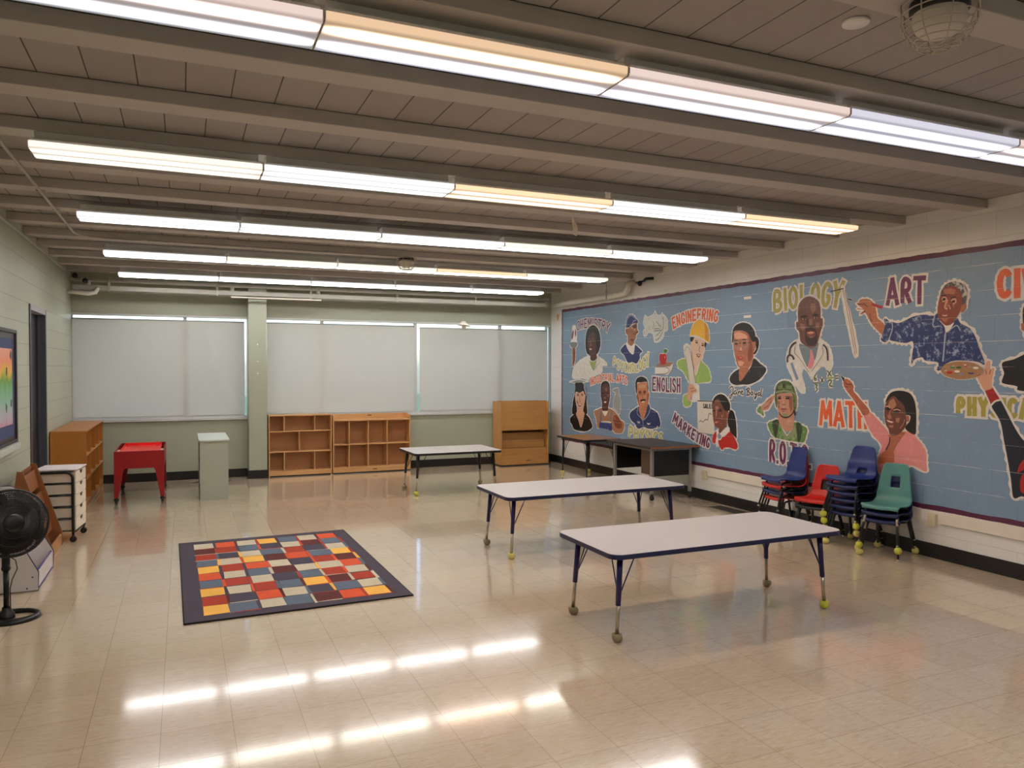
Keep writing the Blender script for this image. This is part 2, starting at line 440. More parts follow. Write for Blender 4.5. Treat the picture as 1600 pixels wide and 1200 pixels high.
def make_light(x, y, a, c, label, row):
    t = thing('ceiling_light', label, 'ceiling light', (x, y, 2.845), group='wraparound ceiling lights, %s row' % row)
    global H_ME
    if 'H_ME' not in globals():
        o = house0.build('housing', m_house, t); H_ME = o.data
    else:
        o = bpy.data.objects.new('housing', H_ME); COL.objects.link(o); o.parent = t
    b = MB()
    prof = [(-0.135, 0.036), (-0.135, 0.010), (-0.125, 0.0), (0.125, 0.0), (0.135, 0.010), (0.135, 0.036)]
    b.prism([(-0.606, u, z) for u, z in prof], (1.212, 0, 0))
    b.build('lens', lens_mat(a, c), t)
    for sx in (-1, 1):
        b = MB(); b.prism([(sx*0.6075, u*1.01, z-0.001) for u, z in prof], (sx*0.003, 0, 0)); b.build('end_cap', m_endcap, t)
m_endcap = plain('lens_end_plastic', (236, 230, 222), 0.3)
PLACE = ['leftmost', 'second from the left', 'middle', 'second from the right', 'rightmost']
ROWS = [(2.82, 'nearest', ['pd', 'ql', 'pl', 'll', 'pl'], 'lamp row nearest the camera'),
        (4.985, 'second', ['cc', 'ww', 'oo', 'ww', 'oo'], 'second row back from the camera'),
        (7.03, 'third', ['ww', 'ww', 'ww', 'yw', 'ww'], 'third row back from the camera'),
        (9.19, 'fourth', ['ww', 'yw', 'yw', 'ow', 'yw'], 'fourth row back from the camera'),
        (11.21, 'fifth', ['ww', 'ww', 'ww', 'ww', 'ww'], 'last lamp row by the windows')]
TONE = {'pd': 'dimmer pinkish white', 'ql': 'half orange half white', 'pl': 'pinkish white', 'll': 'cool white', 'cc': 'warm white', 'ww': 'bright white', 'oo': 'orange tinted', 'yw': 'creamy white', 'ow': 'peach tinted'}
for y, rn, cs, where in ROWS:
    for i in range(5):
        make_light(-0.77+0.6125+1.225*i, y, cs[i][0], cs[i][1], '%s lamp, %s of the %s' % (TONE[cs[i]], PLACE[i], where), rn)
for i in range(5):    # unseen lamp row over the camera, added for its light
    make_light(-0.77+0.6125+1.225*i, 0.66, 'w', 'w', '%s wraparound lamp of an unseen row added above the camera for light' % PLACE[i], 'added overhead')
# ------------------------------------------------------------------ activity tables
m_laminate = plain('grey_laminate', (204, 198, 197), 0.28, vary=0.02)
m_navy = plain('navy_edge', (30, 36, 72), 0.35)
m_navyleg = plain('navy_steel', (28, 22, 84), 0.3)
m_blk = plain('black_edge', (22, 22, 26), 0.35)
m_ballg = plain('grey_worn_felt', (150, 136, 104), 0.9, vary=0.15)
m_bally = plain('yellow_green_felt', (196, 196, 70), 0.9, vary=0.15)
m_ballk = plain('pale_yellow_felt', (206, 194, 110), 0.9, vary=0.15)
def table_leg(parent, tx, ty, fx, fy, h, mleg, ball, split=0.36, mlow=None, br=0.033):
    """One splayed leg: upper sleeve, worn steel extension, tennis ball foot, two thin braces."""
    top = Vector((tx, ty, h)); foot = Vector((fx, fy, 0.0))
    br_z = 0.048 if ball else 0.006
    bot = Vector((fx, fy, br_z)); mid = top.lerp(bot, 1-split)
    b = MB(); b.tube([top, mid], [0.019, 0.0165], 14); b.lathe([(0, 0), (0.035, 0), (0.035, -0.006), (0.02, -0.010), (0, -0.010)], (tx, ty, h))
    k = top.lerp(mid, 0.86)
    sx = 1 if fx > tx - 1e-6 else -1
    cx = -1 if tx > 0 else 1; cy = -1 if ty > 0 else 1
    b.tube([(tx+cx*0.11, ty, h-0.002), k], 0.0042, 6); b.tube([(tx, ty+cy*0.11, h-0.002), k], 0.0042, 6)
    b.ball(mid.lerp(top, 0.09)+Vector((0, -0.017, 0)), 0.005)
    leg = b.build('leg', mleg, parent)
    b = MB(); b.tube([mid.lerp(top, 0.1), bot], [0.0125, 0.0115], 12)
    tag(b.build('leg_extension', mlow or m_chrome, leg), 'worn steel tube')
    if ball:
        b = MB(); r = br
        b.lathe([(0.012, 0.044), (0.020, 0.052), (0.029, 0.048), (r, 0.032), (r*0.95, 0.016), (r*0.62, 0.003), (0, 0.0)], (fx, fy, 0.0), 18)
        for v in b.bm.verts: v.co.x += 0.004*math.sin(60*v.co.z+fx*7); v.co.y += 0.003*math.cos(50*v.co.z+fy*9)
        b.build('tennis_ball', ball, leg)
    else:
        b = MB(); b.lathe([(0, 0), (0.016, 0), (0.016, 0.006), (0.01, 0.012)], (fx, fy, 0), 14); b.build('glide', m_chrome, leg)
def activity_table(cx, cy, L, W, h, medge, mleg, feet, label, rc=0.075, inset=(0.115, 0.115), splay=0.03, cross=False):
    t = thing('activity_table', label, 'table', (cx, cy, 0), group='low grey activity tables')
    b = MB(); b.prism(rrect(-L/2+.003, L/2-.003, -W/2+.003, W/2-.003, rc, h-0.002), (0, 0, 0.002))
    b.build('tabletop', m_laminate, t)
    b = MB(); b.prism(rrect(-L/2, L/2, -W/2, W/2, rc, h-0.031), (0, 0, 0.0295), smooth=False)
    o = b.build('edge_band', medge, t, bevel=0.003)
    for (sx, sy, ball) in feet:
        table_leg(t, sx*(L/2-inset[0]), sy*(W/2-inset[1]), sx*(L/2-inset[0]+splay), sy*(W/2-inset[1]+splay*0.6), h-0.031, mleg, ball)
    return t
activity_table(3.215, 4.20, 1.82, 0.755, 0.55, m_navy, m_navyleg, [(-1, -1, m_ballg), (-1, 1, m_ballg), (1, 1, m_ballg), (1, -1, m_bally)],
    'long low grey table with navy edge, the one nearest the camera', inset=(0.115, 0.115), splay=0.032)
activity_table(3.43, 6.285, 1.84, 0.80, 0.55, m_navy, m_navyleg, [(-1, -1, m_ballk), (-1, 1, m_ballg), (1, 1, None), (1, -1, None)],
    'long low grey table with navy edge, middle of the three, in front of the desk', inset=(0.115, 0.13), splay=0.035)
bt = activity_table(3.315, 9.775, 1.21, 0.82, 0.55, m_blk, m_blackm, [(-1, -1, m_bally), (-1, 1, m_ballg), (1, 1, m_ballg), (1, -1, None)],
    'shorter grey table with black edge, farthest back, before the window wall', rc=0.05, inset=(0.085, 0.14), splay=0.035)
# ------------------------------------------------------------------ brown table and desk by the mural
m_oak = wood('brown_laminate', (178, 126, 80), 0.94, 'y', 0.25)
t = thing('side_table', 'square brown topped table with black legs, in the far corner against the mural wall', 'table', (5.67, 10.17, 0))
h = 0.60
b = MB(); b.prism(rrect(-0.31, 0.31, -0.45, 0.45, 0.02, h-0.002), (0, 0, 0.002)); b.build('tabletop', m_oak, t)
b = MB(); b.prism(rrect(-0.313, 0.313, -0.453, 0.453, 0.022, h-0.03), (0, 0, 0.0285)); b.build('edge_band', m_blk, t)
for sx, sy, ball in ((-1, -1, None), (-1, 1, m_ballk), (1, -1, m_bally), (1, 1, m_ballk)):
    table_leg(t, sx*0.225, sy*0.375, sx*0.235, sy*0.39, h-0.03, m_blackm, ball, split=0.36, mlow=m_blackm, br=0.03)

m_walnut = wood('dark_walnut_top', (50, 41, 37), 0.85, 'y', 0.42)
m_tan = wood('tan_desk_edge', (150, 104, 66), 0.85, 'x', 0.4)
m_greymetal = plain('grey_desk_metal', (150, 148, 144), 0.4, metal=0.3)
m_brownp = plain('brown_drawer_metal', (86, 62, 48), 0.4)
t = thing('desk', 'dark topped metal office desk on casters beside the brown table', 'desk', (5.63, 8.40, 0))
h = 0.68
b = MB(); b.box(-0.365, 0.365, -0.53, 0.53, h-0.028, h, bevel=0.003); b.build('desktop', m_walnut, t)
b = MB(); b.box(-0.366, 0.366, -0.5335, -0.5305, h-0.027, h-0.002); tag(b.build('edge_strip', m_tan, t), 'tan wood strip along the end')
fr = MB()
for sx in (-1, 1):
    for sy in (-1, 1): fr.box(sx*0.285-0.018, sx*0.285+0.018, sy*0.44-0.018, sy*0.44+0.018, 0.085, h-0.028, bevel=0.003)
for sx in (-1, 1): fr.box(sx*0.285-0.014, sx*0.285+0.014, -0.44, 0.44, h-0.062, h-0.029)
for sy in (-1, 1): fr.box(-0.285, 0.285, sy*0.44-0.014, sy*0.44+0.014, h-0.062, h-0.029)
fr.build('frame', m_greymetal, t)
for sy in (-1, 1):
    b = MB(); b.box(-0.268, 0.268, sy*0.44-0.008, sy*0.44+0.008, 0.30, h-0.045); b.build('end_panel', m_black, t)
b = MB(); b.box(0.275, 0.29, -0.42, 0.42, 0.30, h-0.063); b.build('modesty_panel', m_black, t)
b = MB(); b.box(-0.262, 0.25, -0.425, -0.16, 0.31, h-0.064, bevel=0.003); dr = b.build('drawer_pedestal', m_brownp, t)
for sx in (-1, 1):
    for sy in (-1, 1):
        b = MB(); x, y = sx*0.285, sy*0.44
        b.tube([(x-0.012, y, 0.032), (x+0.012, y, 0.032)], 0.032, 16); b.tube([(x, y, 0.03), (x, y, 0.09)], 0.008, 8); b.box(x-0.018, x+0.018, y-0.012, y+0.012, 0.055, 0.07, bevel=0.003)
        b.build('caster', m_black, t)

# ------------------------------------------------------------------ wooden shelves by the windows
m_maple = wood('maple_ply', (216, 164, 110), 0.80, 'x', 0.32)
m_mapled = wood('maple_back_panel', (188, 134, 86), 0.82, 'x', 0.4)
m_maplev = wood('maple_ply_upright', (212, 160, 106), 0.82, 'z', 0.32)
m_honey = wood('honey_wood', (186, 118, 52), 0.84, 'z', 0.35)
m_honeyx = wood('honey_wood_inside', (190, 124, 62), 0.82, 'y', 0.4)
def divider(b, x, z0, z1, y0, y1, th=0.014): b.box(x-th/2, x+th/2, y0, y1, z0, z1)
D = 0.24
t = thing('open_shelf', 'low wooden open shelf with eight staggered compartments, right beside the pillar', 'bookshelf', (1.635, 11.98, 0))
w = 0.468; y0, y1 = -D/2, D/2
b = MB(); b.box(-w, w, y0, y1, 0.915, 0.935, bevel=0.003); b.build('top_panel', m_maple, t)
for sx in (-1, 1):
    b = MB(); b.box(*(sorted((sx*w, sx*(w-0.018)))), y0+0.004, y1, 0.0, 0.915, bevel=0.002); b.build('side_panel', m_maplev, t)
b = MB(); b.box(-w+0.018, w-0.018, y1-0.012, y1-0.002, 0.02, 0.915); b.build('back_panel', m_mapled, t)
b = MB(); b.box(-w+0.018, w-0.018, y0+0.004, y0+0.02, 0.02, 0.085); b.box(-w+0.018, w-0.018, y0+0.02, y1-0.012, 0.075, 0.09); b.build('base_board', m_maple, t)
b = MB(); b.box(-w+0.004, w-0.004, y0+0.012, y0+0.02, 0.0, 0.02); b.build('toe_strip', m_black, t)
for z in (0.375, 0.685):
    b = MB(); b.box(-w+0.018, w-0.018, y0+0.008, y1-0.012, z-0.008, z+0.008); b.build('shelf', m_maple, t)
for x, z0, z1 in ((-0.24, .693, .915), (.21, .693, .915), (-0.02, .383, .677), (-0.24, .09, .367), (.21, .09, .367)):
    b = MB(); divider(b, x, z0, z1, y0+0.01, y1-0.012); b.build('divider', m_maplev, t)

t = thing('cubby_shelf', 'wide wooden shelf of eight equal cubbies with a lipped top, left of the bare wall', 'bookshelf', (2.733, 11.965, 0))
w = 0.617; y0, y1 = -0.125, 0.125
for sx in (-1, 1):
    b = MB()
    b.prism([(sx*w, y0, 0.02), (sx*w, y1, 0.02), (sx*w, y1, 0.925), (sx*w, y0, 0.895)], (-sx*0.02, 0, 0)); b.build('side_panel', m_maplev, t, bevel=0.002)
b = MB(); b.box(-w+0.02, w-0.02, y0, y1-0.014, 0.82, 0.838); b.box(-w+0.02, w-0.02, y1-0.030, y1-0.014, 0.838, 0.920); o = b.build('top_tray', m_maple, t)
b = MB(); b.box(-0.035, 0.035, y1-0.0315, y1-0.0295, 0.885, 0.897); b.build('hand_hole', m_black, o)
b = MB(); b.box(-w+0.02, w-0.02, y1-0.013, y1-0.003, 0.03, 0.92); b.build('back_panel', m_mapled, t)
b = MB(); b.box(-w+0.02, w-0.02, y0, y0+0.016, 0.02, 0.085); b.box(-w+0.02, w-0.02, y0+0.016, y1-0.014, 0.085, 0.10); o = b.build('base_board', m_maple, t)
b = MB(); b.box(0.005, 0.075, y0-0.0012, y0+0.001, 0.05, 0.061); b.build('hand_hole', m_black, o)
b = MB(); b.box(-w+0.004, w-0.004, y0+0.012, y0+0.02, 0.0, 0.02); b.build('toe_strip', m_black, t)
b = MB(); b.box(-w+0.02, w-0.02, y0+0.004, y1-0.014, 0.445, 0.462); b.build('shelf', m_maple, t)
for x in (-0.365, -0.065, 0.237):
    for z0, z1 in ((0.10, 0.445), (0.462, 0.82)):
        b = MB(); divider(b, x, z0, z1, y0+0.006, y1-0.014); b.build('divider', m_maplev, t)

# tall book display in the far right corner
m_maple = wood('maple_display', (202, 146, 84), 0.80, 'x', 0.35); m_maplev = wood('maple_display_upright', (206, 150, 88), 0.82, 'z', 0.35)
t = thing('book_display', 'tall honey coloured book display stand with a dark slot, in the far right corner', 'bookshelf', (5.31, 11.70, 0))
w = 0.44
for sx in (-1, 1):
    b = MB(); b.box(*(sorted((sx*w, sx*(w-0.018)))), 0, 0.38, 0.02, 1.085, bevel=0.002); b.build('side_panel', m_maplev, t)
b = MB(); b.box(-w+0.018, w-0.018, 0.36, 0.372, 0.03, 1.085); b.box(-w+0.018, w-0.018, 0.05, 0.36, 1.02, 1.035); b.build('back_panel', m_mapled, t)
b = MB(); b.prism([(-w+0.018, 0.002, 0.60), (-w+0.018, 0.014, 0.60), (-w+0.018, 0.052, 1.095), (-w+0.018, 0.040, 1.095)], (2*w-0.036, 0, 0)); b.build('upper_panel', m_maple, t)
for z0, z1, ya in ((0.435, 0.545, 0.17), (0.30, 0.425, 0.11), (0.15, 0.29, 0.05)):
    b = MB(); b.prism([(-w+0.018, ya, z0), (-w+0.018, ya+0.012, z0), (-w+0.018, ya+0.03, z1), (-w+0.018, ya+0.018, z1)], (2*w-0.036, 0, 0)); b.box(-w+0.018, w-0.018, ya, ya+0.09, z0-0.01, z0); b.build('tier', m_maple, t)
b = MB(); b.box(-w, w, -0.004, 0.014, 0.02, 0.155, bevel=0.002); o = b.build('base_board', m_maple, t)
b = MB(); b.box(0.02, 0.10, -0.0055, -0.003, 0.08, 0.092); b.build('hand_hole', m_black, o)
b = MB(); b.box(-w+0.005, w-0.005, 0.003, 0.36, 0, 0.02); b.build('plinth', m_black, t)

# deep honey shelf along the left wall
t = thing('storage_shelf', 'tall honey wood shelf with three tiers of cubbies along the left wall beyond the door', 'bookshelf', (-1.225, 11.09, 0))
x0, x1, L = -0.185, 0.185, 0.99
b = MB(); b.box(x0, x1, -L, L, 0.887, 0.905, bevel=0.003); b.build('top_panel', m_honeyx, t)
for sy in (-1, 1):
    b = MB(); b.box(x0, x1-0.003, *(sorted((sy*L, sy*(L-0.018)))), 0.0, 0.887); b.build('side_panel', m_honey, t)
b = MB(); b.box(x0, x0+0.012, -L+0.018, L-0.018, 0.02, 0.887); b.build('back_panel', m_honeyx, t)
for z in (0.06, 0.335, 0.61):
    b = MB(); b.box(x0+0.012, x1-0.004, -L+0.018, L-0.018, z-0.009, z+0.009); b.build('shelf', m_maple, t)
for y in (-0.5, 0.0, 0.5):
    for z0, z1 in ((.069, .326), (.344, .601), (.619, .887)):
        b = MB(); b.box(x0+0.012, x1-0.006, y-0.008, y+0.008, z0, z1); b.build('divider', m_honey, t)
b = MB(); b.box(x0+0.02, x1-0.015, -L+0.018, L-0.018, 0, 0.05); b.build('toe_kick', m_honey, t)

# ------------------------------------------------------------------ red water table
m_red = plain('red_painted_metal', (150, 18, 24), 0.35, vary=0.05)
m_redb = plain('bright_red_plastic', (236, 34, 30), 0.3, vary=0.04)
m_whitep = plain('white_plastic', (238, 226, 206), 0.35)
t = thing('water_table', 'red four legged play tub table on black casters under the left window', 'table', (-0.495, 10.80, 0))
hx, hy, h, zb = 0.275, 0.58, 0.635, 0.425
for sy in (-1, 1):
    b = MB(); pl = [(-hx, sy*hy, h), (hx, sy*hy, h), (hx, sy*hy, 0.13), (hx, sy*hy, 0.075), (hx-0.045, sy*hy, 0.075), (hx-0.10, sy*hy, zb-0.03), (hx-0.118, sy*hy, zb), (-hx+0.118, sy*hy, zb), (-hx+0.10, sy*hy, zb-0.03), (-hx+0.045, sy*hy, 0.075), (-hx, sy*hy, 0.075)]
    b.prism(pl, (0, -sy*0.012, 0)); b.build('end_frame', m_red, t, bevel=0.002)
for sx in (-1, 1):
    b = MB(); pl = [(sx*hx, -hy+.013, h), (sx*hx, hy-.013, h), (sx*hx, hy-.013, 0.075), (sx*hx, hy-0.05, 0.075), (sx*hx, hy-0.14, zb), (sx*hx, -hy+0.14, zb), (sx*hx, -hy+0.05, 0.075), (sx*hx, -hy+.013, 0.075)]
    b.prism(pl, (-sx*0.012, 0, 0)); b.build('side_apron', m_red, t, bevel=0.002)
b = MB(); b.box(-hx+0.06, hx-0.06, -hy+0.05, hy-0.05, h-0.05, h-0.03); b.box(-hx+0.06, hx-0.06, -hy+0.05, -hy+0.06, h-0.05, h-0.005); b.box(-hx+0.06, hx-0.06, hy-0.06, hy-0.05, h-0.05, h+0.004)
b.box(-hx+0.05, -hx+0.06, -hy+0.05, hy-0.05, h-0.05, h-0.008); b.box(hx-0.06, hx-0.05, -hy+0.05, hy-0.05, h-0.05, h-0.008)
for sx in (-1, 1):
    for sy in (-1, 1): b.tube([(sx*(hx-0.10), sy*(hy-0.16), h-0.03), (sx*(hx-0.10), sy*(hy-0.16), h-0.016)], 0.022, 14)
tag(b.build('tub', m_redb, t, bevel=0.004), 'bright red plastic tub')
for sx in (-1, 1):
    b = MB(); b.box(*(sorted((sx*(hx-0.014), sx*(hx-0.048)))), -hy+0.03, -0.10, h-0.04, h-0.022, bevel=0.004); tag(b.build('side_rail', m_whitep, t), 'cream plastic strip beside the tub')
for sx in (-1, 1):
    for sy in (-1, 1):
        x, y = sx*(hx-0.022), sy*(hy-0.03)
        b = MB(); b.tube([(x-0.015, y, 0.037), (x+0.015, y, 0.037)], 0.037, 18); b.ball((x, y, 0.05), 0.03, sz=0.8); b.tube([(x, y, 0.04), (x, y, 0.09)], 0.008, 8); b.build('caster', m_black, t)

# ------------------------------------------------------------------ grey-green cabinet
m_greyg = plain('grey_green_cabinet_paint', (168, 170, 154), 0.42, vary=0.04)
m_greyt = plain('grey_green_cabinet_top', (196, 204, 196), 0.4, vary=0.03)
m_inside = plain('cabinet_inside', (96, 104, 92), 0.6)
t = thing('cabinet', 'narrow pale grey green cabinet standing alone before the left window', 'cabinet', (0.348, 10.67, 0))
b = MB(); b.box(-0.178, 0.180, -0.565, 0.54, 0.732, 0.752, bevel=0.002); b.build('top_panel', m_greyt, t)
for sy, nm in ((-1, 'end_panel'), (1, 'end_panel')):
    b = MB(); b.box(-0.165, 0.165, *(sorted((sy*0.545-0.005, sy*0.527-0.005))), 0.0, 0.732, bevel=0.001); b.build(nm, m_greyg, t)
b = MB(); b.box(0.149, 0.165, -0.531, 0.521, 0, 0.732); b.build('back_panel', m_greyg, t)
for z in (0.05, 0.39):
    b = MB(); b.box(-0.155, 0.149, -0.531, 0.521, z-0.009, z+0.009); b.build('shelf', m_inside, t)
# floor register covers
m_reg = plain('floor_register_metal', (120, 110, 92), 0.5)
def register(x0, x1, y0, y1, label, nx):
    t = thing('floor_register', label, 'floor vent', ((x0+x1)/2, (y0+y1)/2, 0.0), group='floor registers')
    w, d = (x1-x0)/2, (y1-y0)/2
    b = MB(); b.box(-w, w, -d, d, 0.0, 0.004, bevel=0.001); p_ = b.build('plate', m_reg, t)
    b = MB()
    for i in range(nx):
        x = -w+0.02+(2*w-0.04)*(i+0.5)/nx; b.box(x-0.004, x+0.004, -d+0.012, d-0.012, 0.0042, 0.0062)
    b.build('grille', m_base, p_)
register(0.05, 0.63, 11.70, 11.80, 'flat floor vent half hidden behind the grey green cabinet', 24)
register(5.70, 5.93, 6.85, 7.35, 'flat floor vent beside the black base, between the desk and the chairs', 10)

# ------------------------------------------------------------------ drawer cart
m_cartw = plain('cream_plastic_drawer', (240, 228, 208), 0.35, vary=0.03)
m_cartt = plain('white_cart_top', (236, 226, 230), 0.35, vary=0.02)
rz = -math.radians(6.0)
t = thing('drawer_cart', 'five drawer cream plastic cart on a black wheeled frame, before the honey shelf', 'cart', (-1.09, 8.41, 0), rz)
hx, hy = 0.172, 0.20
b = MB(); b.box(-hx-0.01, hx+0.01, -hy-0.004, hy+0.004, 0.675, 0.688, bevel=0.004); b.build('top_board', m_cartt, t)
for i in range(5):
    z0 = 0.118+i*0.111
    b = MB(); b.box(-hx+0.01, hx-0.008, -hy+0.018, hy-0.018, z0, z0+0.095, bevel=0.004)
    b.box(hx-0.008, hx+0.004, -hy+0.006, hy-0.006, z0-0.005, z0+0.1, bevel=0.002)
    d_ = b.build('drawer', m_cartw, t)
    b = MB(); b.prism([(hx+0.0045, 0.045*math.cos(a), z0+0.099-0.034*math.sin(a)) for a in [math.pi*k/10 for k in range(11)]], (0.001, 0, 0)); b.build('finger_notch', m_black, d_)
fr = MB()
for sy in (-1, 1):
    y = sy*(hy+0.008); r = 0.013
    arc = [(hx-0.02-0.06+0.06*math.sin(a), y, 0.60+0.06*math.cos(a)) for a in [math.pi/2*k/6 for k in range(7)]]
    arc2 = [(-hx+0.02+0.06-0.06*math.cos(a), y, 0.60+0.06*math.sin(a)) for a in [math.pi/2*k/6 for k in range(7)]]
    fr.tube([(-hx+0.02, y, 0.07)]+arc2+arc+[(hx-0.02, y, 0.07)], r, 10)
    for i in range(5):
        z = 0.108+i*0.111; fr.tube([(-hx+0.02, y, z), (hx-0.02, y, z)], 0.0075, 8)
for sx in (-1, 1): fr.tube([(sx*(hx-0.02), -hy-0.008, 0.085), (sx*(hx-0.02), hy+0.008, 0.085)], 0.008, 8)
fr.build('frame', m_blackm, t)
for sx in (-1, 1):
    for sy in (-1, 1):
        x, y = sx*(hx-0.02), sy*(hy+0.006)
        b = MB(); b.tube([(x, y-0.014, 0.028), (x, y+0.014, 0.028)], 0.028, 16); b.ball((x, y, 0.046), 0.022, sz=0.7); b.tube([(x, y, 0.04), (x, y, 0.08)], 0.008, 8); b.build('caster', m_black, t)

# ------------------------------------------------------------------ book racks leaning at the left wall
m_brownw = wood('reddish_brown_wood', (150, 92, 52), 0.8, 'z', 0.4)
m_brownl = wood('light_brown_lip', (196, 142, 90), 0.85, 'y', 0.4)
t = thing('magazine_rack', 'reddish brown wooden rack with sloping tiers, behind the fan', 'book rack', (-1.405, 7.80, 0))
prof = [(0.02, 0), (0.365, 0), (0.365, 0.115), (0.160, 0.765), (0.118, 0.77)]
for y in (-0.32, 0.302):
    b = MB(); b.prism([(x, y, z) for x, z in prof], (0, 0.018, 0)); b.build('side_panel', m_brownw, t)
b = MB(); b.box(0.345, 0.36, -0.302, 0.302, 0.002, 0.105, bevel=0.002); tag(b.build('front_lip', m_brownl, t), 'paler front board')
b = MB(); b.prism([(0.04, -0.302, 0.03), (0.05, -0.302, 0.03), (0.130, -0.302, 0.75), (0.120, -0.302, 0.75)], (0, 0.604, 0)); b.build('back_panel', m_brownw, t)
for k in range(3):
    x, z = 0.275-0.052*k, 0.16+0.20*k
    b = MB(); b.prism([(x, -0.302, z), (x+0.01, -0.302, z), (x-0.02, -0.302, z+0.15), (x-0.03, -0.302, z+0.15)], (0, 0.604, 0)); b.box(x-0.07, x+0.01, -0.302, 0.302, z-0.01, z); b.build('tier', m_brownw, t)
m_lamw = plain('white_laminate', (212, 206, 206), 0.3, vary=0.02)
m_purp = plain('purple_trim', (74, 62, 130), 0.35)
m_dkedge = plain('dark_edge_trim', (54, 46, 66), 0.4)
t = thing('book_cart', 'low white laminate book display with purple edging, on the floor behind the fan', 'book rack', (-1.40, 6.85, 0))
prof = [(0.0, 0.007), (0.41, 0.007), (0.41, 0.14), (0.155, 0.655), (0.14, 0.68), (0.11, 0.69), (0.0, 0.69)]
for y in (-0.36, 0.34):
    b = MB(); b.prism([(x, y, z) for x, z in prof], (0, 0.018, 0)); sp_ = b.build('side_panel', m_lamw, t)
    b = MB(); b.tube([(x, y+0.009, z) for x, z in prof], 0.0065, 8, closed=True); b.build('edge_trim', m_dkedge, sp_)
    if y < 0:
        b = MB()
        for x, z in ((0.34, 0.025), (0.375, 0.105), (0.12, 0.655), (0.02, 0.03)): b.tube([(x, y-0.003, z), (x, y+0.001, z)], 0.006, 10)
        b.build('screw_caps', m_dkedge, sp_)
b = MB(); b.box(0.388, 0.402, -0.342, 0.34, 0.012, 0.135, bevel=0.001); o = b.build('front_lip', m_lamw, t)
b = MB(); b.tube([(0.395, -0.34, 0.14), (0.395, 0.34, 0.14)], 0.008, 8); b.tube([(0.40, -0.34, 0.008), (0.40, 0.34, 0.008)], 0.007, 8); b.build('edge_trim', m_purp, o)
b = MB(); b.prism([(0.25, -0.342, 0.03), (0.262, -0.342, 0.03), (0.10, -0.342, 0.66), (0.088, -0.342, 0.66)], (0, 0.682, 0)); b.build('sloping_back', m_lamw, t)

# ------------------------------------------------------------------ pedestal fan
m_fan = plain('glossy_black_plastic', (4, 4, 5), 0.3)
m_fanb = plain('black_fan_blade', (18, 18, 20), 0.3)
t = thing('pedestal_fan', 'black round pedestal fan on an open oval base, at the left edge of the room', 'fan', (-1.05, 5.84, 0))
b = MB()      # base: oval plate with a crescent opening
R1 = [(0.178*math.cos(a), 0.165*math.sin(a)) for a in [2*math.pi*k/40 for k in range(40)]]
R2 = [(0.035+0.115*math.cos(a), 0.005+0.105*math.sin(a)) for a in [2*math.pi*k/40 for k in range(40)]]
for (A, B) in [(R1, R2)]:
    top = [(b.bm.verts.new((x*0.95, y*0.95, 0.022)), b.bm.verts.new((u, v, 0.028))) for (x, y), (u, v) in zip(A, B)]
    bot = [(b.bm.verts.new((x, y, 0.0)), b.bm.verts.new((u, v, 0.0))) for (x, y), (u, v) in zip(A, B)]
    for k in range(40):
        q = (k+1) % 40
        for f in ((top[k][0], top[q][0], top[q][1], top[k][1]), (bot[k][0], bot[q][0], top[q][0], top[k][0]), (bot[k][1], bot[q][1], top[q][1], top[k][1]), (bot[k][0], bot[q][0], bot[q][1], bot[k][1])):
            g = b.bm.faces.new(f); g.smooth = True
b.tube([(-0.115, 0.0, 0.014), (0.0, 0.0, 0.026)], 0.02, 10); b.lathe([(0.05, 0.0), (0.045, 0.03), (0.028, 0.05), (0.024, 0.07)], (-0.02, 0, 0.01), 20)
b.box(-0.15, 0.0, -0.04, 0.04, 0.004, 0.024, bevel=0.006)
b.build('base', m_fan, t)
b = MB(); b.tube([(-0.02, 0, 0.03), (-0.02, 0, 0.34)], 0.017, 14); b.tube([(-0.02, 0, 0.32), (-0.02, 0, 0.44)], 0.024, 14); b.ball((-0.02, 0, 0.335), 0.028, sz=0.7)
b.build('pole', m_fan, t)
ax = Vector((0.42, -0.89, 0.17)).normalized(); C0 = Vector((0.03, -0.10, 0.645))
q = Vector((0, 0, 1)).rotation_difference(ax).to_matrix()
def fp(r, a, h): return C0 + q@Vector((r*math.cos(a), r*math.sin(a), h))
b = MB(); b.lathe([(0, -0.20), (0.05, -0.195), (0.075, -0.16), (0.078, -0.08), (0.04, -0.05), (0, -0.05)], C0, 24, axis=ax); b.tube([(-0.02, 0, 0.43), (-0.02, 0.02, 0.55), C0+ax*-0.1], [0.026, 0.03, 0.04], 12)
b.build('motor_housing', m_fan, t)
b = MB(); RF = 0.212
for k in range(140):
    a = 2*math.pi*k/140
    b.tube([fp(0.062, a, 0.055), fp(0.12, a+0.10, 0.052), fp(0.176, a+0.16, 0.038), fp(RF-0.006, a+0.18, 0.008)], 0.0032, 4, caps=False)
    b.tube([fp(0.06, a, -0.062), fp(0.15, a, -0.052), fp(RF-0.006, a, -0.012)], 0.0034, 4, caps=False)
for r_, h_ in ((RF, 0.0), (0.15, 0.0475), (0.10, 0.054), (0.15, -0.052)): b.tube([fp(r_, 2*math.pi*k/48, h_) for k in range(48)], 0.0022 if r_ < RF else 0.009, 6, closed=True)
b.lathe([(0, 0.064), (0.03, 0.064), (0.058, 0.060), (0.064, 0.053), (0, 0.05)], C0, 28, axis=ax)
gr = b.build('grille', m_fan, t)
b = MB()
for k in range(5):
    a0 = 2*math.pi*k/5; g = []
    for i in range(7):
        rr = 0.03+0.160*i/6; row = []
        for j in range(6):
            a = a0+(j/5-0.5)*(0.95 if i > 1 else 0.6)+0.12*i/6; row.append(b.bm.verts.new(fp(rr, a, 0.018-0.036*(j/5))))
        g.append(row)
    for i in range(6):
        for j in range(5): f = b.bm.faces.new((g[i][j], g[i][j+1], g[i+1][j+1], g[i+1][j])); f.smooth = True
